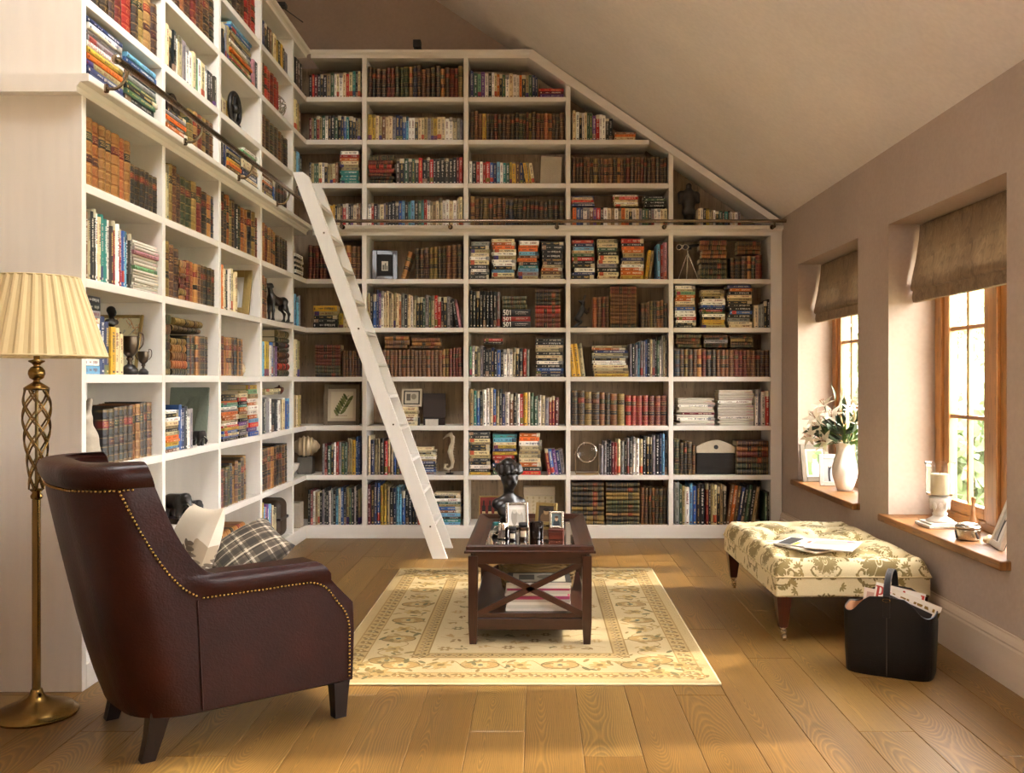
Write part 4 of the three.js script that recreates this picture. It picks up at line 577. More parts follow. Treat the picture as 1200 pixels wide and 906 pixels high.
// ---------- floor lamp ----------
{
  const lamp = thing('floor_lamp', 'brass floor lamp with open twist column and pleated cream shade', 'lamp', [-1.733, 0, -3.2]);
  mesh('base', lathe([[0, 0], [0.13, 0], [0.134, 0.006], [0.132, 0.014], [0.118, 0.02], [0.116, 0.028], [0.088, 0.038], [0.05, 0.052], [0.03, 0.064], [0.022, 0.076], [0.018, 0.09], [0, 0.09]], 48), M.brass, lamp);
  mesh('pole', merge([lathe([[0.0125, 0.085], [0.0125, 0.745], [0.018, 0.75], [0.02, 0.758], [0.014, 0.77], [0.024, 0.782], [0, 0.784]], 24), ...[0, 1, 2].map((k) => rod([0.009 * Math.cos(k * 2.1 + 0.9), 0.09, 0.009 * Math.sin(k * 2.1 + 0.9)], [0.009 * Math.cos(k * 2.1 + 0.9), 0.745, 0.009 * Math.sin(k * 2.1 + 0.9)], 0.0062))]), M.brass, lamp);
  const rAt = (t) => lerp(0.024, 0.044, smooth(0, 0.75, t)) * (1 - 0.16 * smooth(0.85, 1, t)), tw = [];
  for (const s of [1, -1]) for (let k = 0; k < 5; k++) tw.push(tube(Array.from({ length: 29 }, (_, i) => { const t = i / 28, a = k / 5 * Math.PI * 2 + s * t * Math.PI * 1.7; return [rAt(t) * Math.cos(a), 0.782 + 0.345 * t, rAt(t) * Math.sin(a)]; }), 0.0033, 56, 6));
  mesh('twist_column', merge(tw), M.brass, lamp);
  mesh('spindle', rod([0, 0.78, 0], [0, 1.14, 0], 0.006), M.brassDark, lamp);
  mesh('finial_ball', lathe([[0, 1.122], [0.041, 1.124], [0.041, 1.132], [0.03, 1.14], [0.012, 1.152], [0.01, 1.158], [0.022, 1.165], [0.0275, 1.18], [0.026, 1.192], [0.018, 1.203], [0.009, 1.208], [0.016, 1.216], [0.026, 1.222], [0.026, 1.226], [0.01, 1.23], [0.008, 1.3], [0, 1.3]], 32), M.brass, lamp);
  const shadeMat = phy(0xdcc796, 0.9, { transmission: 0.25, thickness: 0, bumpMap: repeated(weaveBump, 5, 5), bumpScale: 0.0004 });
  const np = 30, P = [], I = [], rows = 6;
  for (let j = 0; j <= rows; j++) for (let i = 0; i < np * 4; i++) { const t = j / rows, a = i / (np * 4) * Math.PI * 2, q = i % 4, r = lerp(0.222, 0.134, t) + [0, 0.006, 0.006, 0][q] * (1 - 0.2 * t), aa = a + [0, 0.004, 0, -0.012][q]; P.push(r * Math.cos(aa), lerp(1.238, 1.514, t), r * Math.sin(aa)); }
  for (let j = 0; j < rows; j++) for (let i = 0; i < np * 4; i++) { const n = np * 4, a = j * n + i, b = j * n + (i + 1) % n; I.push(a, b + n, b, a, a + n, b + n); }
  const g = new THREE.BufferGeometry(); g.setAttribute('position', new THREE.Float32BufferAttribute(P, 3)); g.setIndex(I); const gs = toCreasedNormals(g, 0.3);
  gs.setAttribute('uv', new THREE.BufferAttribute(new Float32Array(gs.attributes.position.count * 2).map((_, k) => (k % 2 ? gs.attributes.position.getY(k >> 1) : Math.atan2(gs.attributes.position.getZ(k >> 1), gs.attributes.position.getX(k >> 1)) * 0.2)), 2));
  const sh = mesh('shade', gs, shadeMat, lamp);
  mesh('binding', merge([new THREE.TorusGeometry(0.2255, 0.0035, 8, 64).rotateX(Math.PI / 2).translate(0, 1.241, 0), new THREE.TorusGeometry(0.136, 0.003, 8, 48).rotateX(Math.PI / 2).translate(0, 1.513, 0)]), std(0xcdb98a, 0.85), sh);
  mesh('shade_ring', merge([...[0, 1, 2].map((k) => rod([0, 1.3, 0], [0.134 * Math.cos(k * 2.094), 1.5, 0.134 * Math.sin(k * 2.094)], 0.0015))]), M.brassDark, sh);
}
// ---------- rug ----------
{
  const RW = 1.524, RL = 2.13;
  const rugTex = canvasTex(1024, 1432, (g, w, h) => {
    const R = rngOf(31), s = w / RW, f = (a, b) => a + (b - a) * R();
    g.fillStyle = '#cdb88a'; g.fillRect(0, 0, w, h);
    const rect = (m, c) => { g.fillStyle = c; g.fillRect(m * s, m * s, w - 2 * m * s, h - 2 * m * s); };
    const flower = (x, y, r, c1, c2, n = 6) => { for (let k = 0; k < n; k++) { g.fillStyle = c1; g.beginPath(); g.ellipse(x + Math.cos(k / n * 6.28) * r * 0.6, y + Math.sin(k / n * 6.28) * r * 0.6, r * 0.5, r * 0.28, k / n * 6.28, 0, 7); g.fill(); } g.fillStyle = c2; g.beginPath(); g.arc(x, y, r * 0.34, 0, 7); g.fill(); };
    const vine = (x0, y0, x1, y1, c, amp, n) => { g.strokeStyle = c; g.lineWidth = 3; g.beginPath(); const L = Math.hypot(x1 - x0, y1 - y0), nx = -(y1 - y0) / L, ny = (x1 - x0) / L; for (let i = 0; i <= 200; i++) { const t = i / 200, o = Math.sin(t * n * 6.283) * amp; const x = lerp(x0, x1, t) + nx * o, y = lerp(y0, y1, t) + ny * o; i ? g.lineTo(x, y) : g.moveTo(x, y); } g.stroke(); };
    const leaf = (x, y, r, a, c) => { g.fillStyle = c; g.beginPath(); g.ellipse(x, y, r, r * 0.4, a, 0, 7); g.fill(); };
    rect(0.045, '#b0965e'); rect(0.052, '#c6ad78'); rect(0.115, '#a88c52'); rect(0.12, '#d3c096');
    const ringBand = (m, bw, col, dens, cols) => { for (const side of [0, 1, 2, 3]) { const L = side % 2 ? h : w, n = Math.round((L - 2 * m * s) / (dens * s)); for (let i = 0; i <= n; i++) { const p = m * s + (L - 2 * m * s) * i / n, q = (m + bw / 2) * s; const [x, y] = side === 0 ? [p, q] : side === 2 ? [p, h - q] : side === 1 ? [q, p] : [w - q, p]; col(x, y, i, side); } } };
    ringBand(0.052, 0.063, (x, y, i) => { flower(x, y, 0.02 * s, ['#9a7c40', '#8a7a4e'][i % 2], '#d8c79c', 5); leaf(x + 12, y + 8, 11, i, '#87703c'); leaf(x - 12, y - 8, 11, i + 1, '#937c46'); }, 0.06);
    const b0 = 0.12, b1 = 0.31;
    for (const [x0, y0, x1, y1] of [[0.2, 0.215, RW - 0.2, 0.215], [0.2, RL - 0.215, RW - 0.2, RL - 0.215], [0.215, 0.2, 0.215, RL - 0.2], [RW - 0.215, 0.2, RW - 0.215, RL - 0.2]]) vine(x0 * s, y0 * s, x1 * s, y1 * s, '#9c8450', 0.055 * s, 7);
    ringBand(b0, b1 - b0, (x, y, i) => { if (i % 2) { g.fillStyle = '#b2955a'; g.beginPath(); g.ellipse(x, y, 0.075 * s, 0.05 * s, 0, 0, 7); g.fill(); g.strokeStyle = '#7c6838'; g.lineWidth = 4; g.stroke(); flower(x, y, 0.034 * s, '#c9b583', '#5f6a58', 8); } else { flower(x, y, 0.042 * s, '#bfa566', '#8a7340', 6); } for (let k = 0; k < 9; k++) leaf(x + f(-0.085, 0.085) * s, y + f(-0.075, 0.075) * s, f(8, 18), f(0, 3), ['#8f7c48', '#a48d54', '#767048', '#b19a64'][k % 4]); }, 0.16);
    rect(0.31, '#9c8148'); rect(0.316, '#c4aa74');
    ringBand(0.316, 0.055, (x, y, i) => { flower(x, y, 0.016 * s, '#8d7440', '#dccba0', 4); leaf(x + 10, y - 6, 8, i * 2, '#7f6c3c'); }, 0.045);
    rect(0.371, '#9c8148'); rect(0.377, '#d8c7a0');
    const x0 = 0.4 * s, y0 = 0.4 * s, ww = w - 2 * x0, hh = h - 2 * y0;
    for (let i = 0; i < 9; i++) { const yy = y0 + hh * (i + 0.5) / 9; vine(x0, yy, x0 + ww, yy + f(-20, 20), '#b7a271', 16, 3); }
    for (let i = 0; i < 8; i++) for (let j = 0; j < 13; j++) { const x = x0 + ww * (i + 0.5 + (j % 2) * 0.4 - 0.2) / 8 + f(-8, 8), y = y0 + hh * (j + 0.5) / 13 + f(-8, 8), c = ['#a8905a', '#8c8259', '#bca06a', '#93794a'][(i + j) % 4]; if ((i + j) % 3) { for (let k = 0; k < 4; k++) leaf(x + f(-16, 16), y + f(-14, 14), f(6, 14), f(0, 3), c); } else flower(x, y, f(13, 21), c, '#e0d1aa', 6); }
    for (let k = 0; k < 26000; k++) { g.fillStyle = k % 2 ? 'rgba(255,244,214,.10)' : 'rgba(70,50,20,.10)'; g.fillRect(R() * w, R() * h, 2, 2); }
  });
  const pile_ = dataTex(512, 512, (x, y) => 0.6 * hash2(x, y, 3) + 0.4 * vnoise(x / 6, y / 6, 85, 85, 4), false);
  const rug = thing('rug', 'cream and gold patterned rug under the coffee table', 'rug', [-0.07, 0, -4.575]);
  const g = new RoundedBoxGeometry(RW, 0.011, RL, 2, 0.004).translate(0, 0.0058, 0), p = g.attributes.position, uv = g.attributes.uv;
  for (let i = 0; i < p.count; i++) uv.setXY(i, p.getX(i) / RW + 0.5, 0.5 - p.getZ(i) / RL);
  mesh('pile', g, std(0xd2cabc, 0.95, { map: rugTex, bumpMap: repeated(pile_, 3, 4), bumpScale: 0.002 }), rug);
  mesh('bound_edge', merge([bx(-RW / 2 - 0.004, RW / 2 + 0.004, 0.0005, 0.009, RL / 2 - 0.003, RL / 2 + 0.006, 0.003, 'x'), bx(-RW / 2 - 0.004, RW / 2 + 0.004, 0.0005, 0.009, -RL / 2 - 0.006, -RL / 2 + 0.003, 0.003, 'x'), bx(-RW / 2 - 0.006, -RW / 2 + 0.003, 0.0005, 0.009, -RL / 2, RL / 2, 0.003, 'z'), bx(RW / 2 - 0.003, RW / 2 + 0.006, 0.0005, 0.009, -RL / 2, RL / 2, 0.003, 'z')]), std(0xd6c59a, 0.95), rug);
}
// ---------- coffee table ----------
const TB = { x: -0.033, y: 0.0118, d0: 3.985, d1: 4.95, top: 0.445 };
{
  const cz = -(TB.d0 + TB.d1) / 2, hl = (TB.d1 - TB.d0) / 2, hw = 0.284, t = thing('coffee_table', 'dark wooden coffee table with tray top and crossed end braces', 'table', [TB.x, TB.y, cz]), H = TB.top - TB.y, W = M.mahogany;
  const lx = 0.247, lz = hl - 0.04;
  for (const sx of [-1, 1]) for (const sz of [-1, 1]) mesh('leg', uvm(loft([[0, 0.015], [0.1, 0.0205], [H - 0.05, 0.0205]].map(([h, r]) => [[-r, -r], [r, -r], [r, r], [-r, r]].map(([a, b]) => [sx * lx + a, h, sz * lz + b])).map((r) => r.reverse()), true, true, 0.3), 'y'), W, t);
  // apron
  for (const s of [-1, 1]) { mesh('apron', bx(-lx, lx, H - 0.085, H - 0.03, s * lz - 0.012, s * lz + 0.012, 0.003, 'x'), W, t); mesh('apron', bx(s * lx - 0.012, s * lx + 0.012, H - 0.085, H - 0.03, -lz, lz, 0.003, 'z'), W, t); }
  // tray top: sloping rim round a glass panel
  const rim = (x0, z0, y0, x1, z1, y1) => [[-x0, y0, -z0], [x0, y0, -z0], [x0, y0, z0], [-x0, y0, z0]];
  const prof = [[0, -0.034], [0.012, -0.034], [0.012, -0.026], [0.004, -0.022], [0.004, -0.006], [0, 0], [-0.012, 0], [-0.05, -0.018], [-0.075, -0.022], [-0.075, -0.034]];
  const rings = prof.map(([o, y]) => { const a = hw - 0.012 + o, b = hl - 0.012 + o; return [[-a, H + y, -b], [-a, H + y, b], [a, H + y, b], [a, H + y, -b]]; });
  mesh('tray_rim', uvm(loft([...rings, rings[0]], false, false, 0.25), 'z'), W, t);
  mesh('tray_base', bx(-hw + 0.05, hw - 0.05, H - 0.034, H - 0.028, -hl + 0.05, hl - 0.05, 0, 'z'), M.boxblack, t);
  mesh('glass_top', bx(-hw + 0.084, hw - 0.084, H - 0.027, H - 0.021, -hl + 0.084, hl - 0.084, 0.001), phy(0x2a1a12, 0.05, { clearcoat: 1, clearcoatRoughness: 0.03 }), t);
  mesh('shelf', bx(-lx - 0.004, lx + 0.004, 0.112, 0.134, -lz - 0.004, lz + 0.004, 0.003, 'z'), W, t);
  for (const s of [-1, 1]) { mesh('shelf_rail', bx(-lx, lx, 0.062, 0.112, s * lz - 0.012, s * lz + 0.012, 0.003, 'x'), W, t); mesh('shelf_rail', bx(s * lx - 0.012, s * lx + 0.012, 0.062, 0.112, -lz, lz, 0.003, 'z'), W, t); }
  for (const s of [-1, 1]) { mesh('cross_brace', bar([-lx + 0.018, 0.128, s * lz], [lx - 0.018, H - 0.082, s * lz], 0.026, 0.016), W, t); mesh('cross_brace', bar([lx - 0.018, 0.128, s * (lz + 0.0)], [-lx + 0.018, H - 0.082, s * lz], 0.026, 0.016), W, t); }
}
// ---------- ottoman ----------
const OT = { x0: 1.045, x1: 1.735, d0: 4.07, d1: 5.2, low: 0.2, top: 0.375 };
const damask = canvasTex(1024, 1024, (g, w) => {
  const R = rngOf(12); g.fillStyle = '#d8c79a'; g.fillRect(0, 0, w, w);
  const motif = (cx, cy, k) => { g.save(); g.translate(cx, cy); g.scale(k, k); const D = '#7f6c3a', Lc = '#d8c79a';
    const frond = (n, len, wd) => { for (let i = 0; i < n; i++) { const t = i / n, x = len * t, r = wd * (1 - t * 0.75); for (const q of [1, -1]) { g.fillStyle = D; g.beginPath(); g.ellipse(x + 6, q * r * 0.75, r * 0.95, r * 0.36, q * 0.85, 0, 7); g.fill(); } } g.strokeStyle = Lc; g.lineWidth = 2.4; g.beginPath(); g.moveTo(0, 0); g.lineTo(len * 0.95, 0); g.stroke(); };
    for (const s of [1, -1]) { g.save(); g.scale(s, 1); for (let i = 0; i < 5; i++) { g.save(); g.rotate(-1.35 + i * 0.62); g.translate(14, 0); frond(6, 98 - i * 4, 33); g.restore(); }
      g.strokeStyle = D; g.lineWidth = 8; g.beginPath(); g.moveTo(8, 108); g.bezierCurveTo(80, 130, 130, 84, 104, 46); g.bezierCurveTo(92, 30, 72, 44, 82, 60); g.stroke(); for (let i = 0; i < 6; i++) { g.fillStyle = D; g.beginPath(); g.ellipse(40 + i * 14, 128 - i * i * 2.4, 15, 7, 0.5 + i * 0.35, 0, 7); g.fill(); } g.restore(); }
    g.fillStyle = Lc; g.beginPath(); g.ellipse(0, 0, 17, 27, 0, 0, 7); g.fill(); g.fillStyle = '#86753f'; for (let i = 0; i < 6; i++) { g.beginPath(); g.ellipse(Math.cos(i * 1.05) * 8, Math.sin(i * 1.05) * 14, 6, 9, i * 1.05, 0, 7); g.fill(); } g.restore(); };
  for (const [x, y] of [[256, 256], [768, 768]]) for (const ox of [-1024, 0, 1024]) for (const oy of [-1024, 0, 1024]) motif(x + ox, y + oy, 1.95);
  for (const [x, y] of [[768, 256], [256, 768]]) for (const ox of [-1024, 0, 1024]) for (const oy of [-1024, 0, 1024]) motif(x + ox, y + oy, 1.25);
  for (let i = 0; i < 70; i++) { const x = R() * 1024, y = R() * 1024, near = [[256, 256, 250], [768, 768, 250], [768, 256, 170], [256, 768, 170]].some(([a, b, r]) => Math.hypot(x - a, y - b) < r); if (near) continue; g.fillStyle = '#8d7a45'; const q = R() * 6; for (let k = 0; k < 5; k++) { g.beginPath(); g.ellipse(x + Math.cos(q + k * 0.7) * 26, y + Math.sin(q + k * 0.7) * 26, 24, 9, q + k * 0.7, 0, 7); g.fill(); } }
  for (let i = 0; i < 30000; i++) { g.fillStyle = i % 2 ? 'rgba(255,250,225,.09)' : 'rgba(70,55,20,.08)'; g.fillRect(R() * w, R() * w, 5, 1.5); }
}, false);
{
  const cx = (OT.x0 + OT.x1) / 2, cz = -(OT.d0 + OT.d1) / 2, hw = (OT.x1 - OT.x0) / 2, hl = (OT.d1 - OT.d0) / 2;
  const o = thing('ottoman', 'buttoned damask ottoman on dark tapered legs with castors', 'ottoman', [cx, 0, cz]);
  const fab = phy(0xffffff, 0.7, { map: repeated(damask, 2.1, 2.1), bumpMap: repeated(weaveBump, 5, 5), bumpScale: 0.0005, sheen: 0.3, sheenColor: new THREE.Color(0.8, 0.72, 0.5) });
  // tufted top: height field with button dimples and pulled folds
  const nx = 56, nz = 92, P = [], U = [], I = [], y0 = OT.top - 0.085, btn = [];
  for (let j = 0; j < 5; j++) for (let i = 0; i < (j % 2 ? 2 : 3); i++) btn.push([(i - (j % 2 ? 0.5 : 1)) * 0.22, (j - 2) * 0.215]);
  const dimple = (x, z) => { let d = 0; for (const [a, b] of btn) { const r2 = ((x - a) ** 2 + (z - b) ** 2); d += 0.05 * Math.exp(-r2 / 0.0019) + 0.024 * Math.exp(-r2 / 0.008); } for (const [a, b] of btn) for (const [c, e] of btn) if (c > a && Math.abs(c - a) < 0.12 && Math.abs(e - b) < 0.25) { const L = Math.hypot(c - a, e - b), t = clamp(((x - a) * (c - a) + (z - b) * (e - b)) / L / L), q = Math.hypot(x - a - t * (c - a), z - b - t * (e - b)); d += 0.011 * Math.exp(-q * q / 0.00025); } return d; };
  for (let j = 0; j <= nz; j++) for (let i = 0; i <= nx; i++) {
    const a = i / nx * 2 - 1, b = j / nz * 2 - 1, sa = Math.sin(a * Math.PI / 2), sb = Math.sin(b * Math.PI / 2), x = sa * hw, z = sb * hl;
    const ex = (hw - Math.abs(x)) / 0.055, ez = (hl - Math.abs(z)) / 0.055, ed = (q) => (q >= 1 ? 1 : Math.sqrt(Math.max(0, 1 - (1 - q) * (1 - q)))), k = ed(ex) * ed(ez);
    P.push(x, y0 + k * (0.085 + 0.012 * (1 - sa * sa) * (1 - sb * sb)) - dimple(x, z) * smooth(0, 1, ex) * smooth(0, 1, ez), z); U.push(x, z);
  }
  for (let j = 0; j < nz; j++) for (let i = 0; i < nx; i++) { const a = j * (nx + 1) + i, b = a + 1, c = a + nx + 1, d = c + 1; I.push(a, c, d, a, d, b); }
  const tg = new THREE.BufferGeometry(); tg.setAttribute('position', new THREE.Float32BufferAttribute(P, 3)); tg.setAttribute('uv', new THREE.Float32BufferAttribute(U, 2)); tg.setIndex(I); tg.computeVertexNormals();
  mesh('tufted_top', uvm(tg, 'z'), fab, o);
  mesh('body', uvm(new RoundedBoxGeometry(2 * hw - 0.004, y0 - OT.low + 0.012, 2 * hl - 0.004, 3, 0.012).translate(0, (y0 + 0.012 + OT.low) / 2, 0), 'y'), fab, o);
  const pipe = [[-hw, -hl], [hw, -hl], [hw, hl], [-hw, hl]].map(([x, z]) => [x * 0.996, y0 + 0.0, z * 0.997]);
  mesh('piping', merge(pipe.map((p, i) => rod(p, pipe[(i + 1) % 4], 0.0042, 0.0042, 8))), std(0xc3b181, 0.8), o);
  for (const [a, b] of btn) mesh('button', new THREE.SphereGeometry(0.011, 12, 8).scale(1, 0.5, 1).translate(a, OT.top + 0.012 - 0.078, b), std(0xa8945c, 0.8), o);
  for (const sx of [-1, 1]) for (const sz of [-1, 1]) {
    const x = sx * (hw - 0.045), z = sz * (hl - 0.045), lg = mesh('leg', uvm(loft([[0.062, 0.018], [OT.low + 0.002, 0.034]].map(([h, r]) => [[-r, r], [r, r], [r, -r], [-r, -r]].map(([a, b]) => [x + a, h, z + b])), true, true, 0.3), 'y'), M.legwood, o);
    mesh('castor', merge([lathe([[0, 0.064], [0.017, 0.064], [0.019, 0.056], [0.012, 0.05], [0.007, 0.04], [0, 0.04]], 16).translate(x, 0, z), new THREE.CylinderGeometry(0.015, 0.015, 0.012, 20).rotateZ(Math.PI / 2).translate(x + 0.004, 0.0152, z + 0.008), bx(x - 0.008, x - 0.004, 0.012, 0.045, z - 0.004, z + 0.012, 0.001), bx(x + 0.012, x + 0.016, 0.012, 0.045, z - 0.004, z + 0.012, 0.001), bx(x - 0.008, x + 0.016, 0.036, 0.042, z - 0.006, z + 0.01, 0.001)]), M.chrome, lg);
  }
}
// loose magazines: a closed magazine with its printed cover
function magazine(name, label, cell, w, h, t, group) {
  const m = thing(name, label, 'magazine', [0, 0, 0], 0, group), n = 10, P = [], I = [], U = [];
  mesh('page_block', bx(-w / 2 + 0.002, w / 2 - 0.002, 0.0006, t - 0.0006, -h / 2 + 0.002, h / 2 - 0.002, 0.0005), M.paper, m);
  mesh('cover', printPlane(cell, w, h).rotateX(-Math.PI / 2).translate(0, t, 0), printMat, m);
  mesh('spine', bx(-w / 2 - 0.0004, -w / 2 + 0.002, 0, t, -h / 2, h / 2, 0.0005), std(0xd9d2c4, 0.6), m);
  return m;
}
{
  const spots = [[1.27, 0.381, -4.30, 0.5, 8, 'magazine with a dark masthead lying on the ottoman'], [1.36, 0.3965, -4.25, -0.5, 12, 'magazine with pink pictures lying over another on the ottoman'], [1.28, 0.3888, -4.34, 0.95, 11, 'magazine with a yellow band lying on the ottoman']];
  for (const [x, y, z, a, c, l] of spots) { const m = magazine('magazine', l, c, 0.21, 0.27, 0.006); m.position.set(x, y, z); m.rotation.set(0, a, 0); }
}
// ---------- magazine basket ----------
{
  const b = thing('magazine_basket', 'black leather magazine basket with a strap handle', 'basket', [1.413, 0, -3.70], Math.atan2(-0.16, 0.294));
  const A = 0.172, B = 0.118, n = 64;
  const yTop = (a) => { const c = Math.cos(a), s = Math.sin(a); return 0.245 + 0.075 * Math.exp(-((c / 0.36) ** 2)) - 0.006 + 0.012 * Math.pow(Math.abs(c), 6); };
  const ring = (h, k, t = 0) => { const o = []; for (let i = 0; i < n; i++) { const a = i / n * Math.PI * 2, c = Math.cos(a), s = Math.sin(a), q = 0.42; o.push([(A - t) * k * Math.sign(c) * Math.abs(c) ** q, typeof h === 'function' ? h(a) : h, -(B - t) * k * Math.sign(s) * Math.abs(s) ** q]); } return o; };
  const lv = (f) => (a) => f * yTop(a);
  mesh('body', uvm(loft([ring(0.0, 0.93), ring(0.004, 0.95), ring(lv(0.35), 0.975), ring(lv(0.7), 0.99), ring(lv(1), 1), ring((a) => yTop(a) + 0.002, 0.99, 0.002), ring(lv(0.995), 1, 0.005), ring(lv(0.4), 0.975, 0.006), ring(0.008, 0.94, 0.006)], true, true, 0.9), 'y'), M.blackleather, b);
  mesh('lining', loft([ring(0.0085, 0.93, 0.008), ring(lv(0.4), 0.97, 0.0075), ring(lv(0.985), 1, 0.0062)], true, false, 0.9), M.suede, b);
  const zf = B + 0.002, arc = []; for (let i = 0; i <= 24; i++) { const a = Math.PI * i / 24; arc.push([0, 0.3 + 0.098 * Math.sin(a), Math.cos(a) * zf * (0.99)]); }
  const strap = (w, t, off) => { const P = []; arc.forEach((p, i) => { const q = arc[Math.max(0, i - 1)], r = arc[Math.min(24, i + 1)], ty = r[1] - q[1], tz = r[2] - q[2], l = Math.hypot(ty, tz), ny = -tz / l, nz = ty / l; P.push([[-w, p[1] + ny * (off + t), p[2] + nz * (off + t)], [w, p[1] + ny * (off + t), p[2] + nz * (off + t)], [w, p[1] + ny * off, p[2] + nz * off], [-w, p[1] + ny * off, p[2] + nz * off]].reverse()); }); return loft(P, true, true, 0.4); };
  mesh('handle', strap(0.013, 0.004, 0), M.blackleather, b);
  mesh('stitching', merge([-0.011, 0.011].map((x) => tube(arc.slice(2, 23).map((p) => [x, p[1] + 0.0042 * Math.sin(Math.PI * arc.indexOf(p) / 24) * 1.02, p[2] * 1.03]), 0.0009, 40, 4))), M.stitch, b);
  for (const s of [1, -1]) { mesh('strap', bx(-0.013, 0.013, 0.235, 0.318, s * (zf - 0.001), s * (zf + 0.003), 0.001), M.blackleather, b); mesh('seam', bx(-0.001, 0.001, 0.006, 0.24, s * (B * 0.985), s * (B + 0.0015), 0.0006), M.stitch, b); mesh('buckle', merge([new THREE.TorusGeometry(0.0145, 0.002, 6, 20).scale(1, 0.45, 1).translate(0, 0.302, s * (zf + 0.004))]), M.brass, b); }
  const q = b.rotation.y;
  const inBasket = [[0.01, 0.045, 0.152, 0.27, 9, -0.16, 'magazine with red title letters standing in the black basket'], [0.06, 0.015, 0.14, 0.25, 10, -0.3, 'magazine with gold title letters standing in the black basket'], [0.03, -0.02, 0.13, 0.25, 11, -0.36, 'magazine with a black masthead standing in the basket'], [-0.03, 0.07, 0.135, 0.25, 12, -0.1, 'pale magazine standing at the rear of the black basket']];
  for (const [x, z, y, h, c, tilt, l] of inBasket) {
    const m = magazine('magazine', l, c, 0.19, h, 0.007); const p = V(x, 0, -z).applyAxisAngle(V(0, 1, 0), q); m.position.set(b.position.x + p.x, y + 0.035, b.position.z + p.z);
    m.rotation.set(0, q, 0); const e = new THREE.Quaternion().setFromEuler(new THREE.Euler(0, q, 0)).multiply(new THREE.Quaternion().setFromEuler(new THREE.Euler(0, 0, tilt))).multiply(new THREE.Quaternion().setFromEuler(new THREE.Euler(Math.PI / 2 - 0.08, 0, 0))); m.quaternion.copy(e);
  }
}
// ---------- roman blinds ----------
{
  const cloth = canvasTex(512, 512, (g) => { const R = rngOf(4); g.fillStyle = '#a38e74'; g.fillRect(0, 0, 512, 512); for (let i = 0; i < 150; i++) { g.strokeStyle = ['rgba(190,172,142,.35)', 'rgba(118,102,80,.35)', 'rgba(150,136,112,.4)'][i % 3]; g.lineWidth = 5 + R() * 9; const x = R() * 512, y = R() * 512, q = () => R() * 120 - 60; for (const ox of [-512, 0, 512]) for (const oy of [-512, 0, 512]) { g.beginPath(); g.moveTo(x + ox, y + oy); g.bezierCurveTo(x + ox + 40, y + oy - 60, x + ox + 80, y + oy + 50, x + ox + 30, y + oy + 90); g.stroke(); } q(); } }, false);
  const mat = phy(0xc4b6a2, 0.95, { map: repeated(cloth, 2.5, 2.5), bumpMap: repeated(weaveBump, 6, 6), bumpScale: 0.0006, transmission: 0.07, thickness: 0 });
  const names = ['roman blind raised over the window with the candle on its sill', 'roman blind raised over the window with the lilies on its sill', 'roman blind raised over the window beside the camera end', 'roman blind raised over the window near the entrance end'];
  WIN.slice(0, 2).forEach((w, n) => {
    const zc = -(w.a + w.b) / 2, hw = (w.b - w.a) / 2 - 0.018, b = thing('roman_blind', 'taupe patterned ' + names[n], 'blind', [1.95, HEAD, zc]);
    const sheet = (pts, seg = 14) => { const P = [], U = [], I = [], m = pts.length; for (let j = 0; j <= seg; j++) pts.forEach(([x, y], i) => { const z = lerp(-hw, hw, j / seg); P.push(x - 0.006 * Math.sin(j / seg * Math.PI * 3 + i) * (i / m), y, z); U.push(z, y); }); for (let j = 0; j < seg; j++) for (let i = 0; i + 1 < m; i++) { const a = j * m + i, c = a + m; I.push(a, a + 1, c + 1, a, c + 1, c); } const g = new THREE.BufferGeometry(); g.setAttribute('position', new THREE.Float32BufferAttribute(P, 3)); g.setAttribute('uv', new THREE.Float32BufferAttribute(U, 2)); g.setIndex(I); return toCreasedNormals(g, 0.9); };
    mesh('headrail', bx(-0.005, 0.035, -0.035, -0.004, -hw, hw, 0.002, 'z'), M.limewash, b);
    mesh('panel', sheet([[-0.007, -0.006], [-0.012, -0.08], [-0.026, -0.18], [-0.046, -0.27], [-0.058, -0.325], [-0.056, -0.338], [-0.044, -0.344], [-0.03, -0.33], [-0.02, -0.29]]), mat, b);
    mesh('lower_fold', sheet([[-0.028, -0.3], [-0.042, -0.345], [-0.046, -0.375], [-0.042, -0.398], [-0.03, -0.402], [-0.018, -0.39], [-0.01, -0.33]]), mat, b);
  });
}
// a picture frame standing on its lower edge, leaning back; faces +z before turning
function frame(name, label, mat, cell, w, h, bar_, pos, turn, lean = 0.18, o = {}) {
  const f = thing(name, label, 'picture frame', pos, 0); f.rotation.set(-lean, turn, o.roll || 0, 'YXZ'); const t = o.t || 0.014;
  mesh('moulding', merge([bx(-w / 2, -w / 2 + bar_, 0, h, -t, 0, 0.003), bx(w / 2 - bar_, w / 2, 0, h, -t, 0, 0.003), bx(-w / 2 + bar_, w / 2 - bar_, 0, bar_, -t, 0, 0.003, 'x'), bx(-w / 2 + bar_, w / 2 - bar_, h - bar_, h, -t, 0, 0.003, 'x')]), mat, f);
  if (o.mount) mesh('mount', bx(-w / 2 + bar_, w / 2 - bar_, bar_, h - bar_, -t + 0.001, -0.006, 0), M.plaster, f);
  const m = o.mount || 0; mesh('picture', printPlane(cell, w - 2 * bar_ - 2 * m, h - 2 * bar_ - 2 * m).translate(0, h / 2, -0.0055), printMat, f);
  mesh('backing', bx(-w / 2 + 0.004, w / 2 - 0.004, 0.004, h - 0.004, -t - 0.003, -t + 0.0005, 0), M.boxblack, f);
  if (o.strut) mesh('strut', bar([0, h * 0.7, -t - 0.004], [0, 0.004, -t - 0.004 - h * 0.28], 0.025, 0.003), M.boxblack, f);
  return f;
}
const SY = SILL + 0.0186;
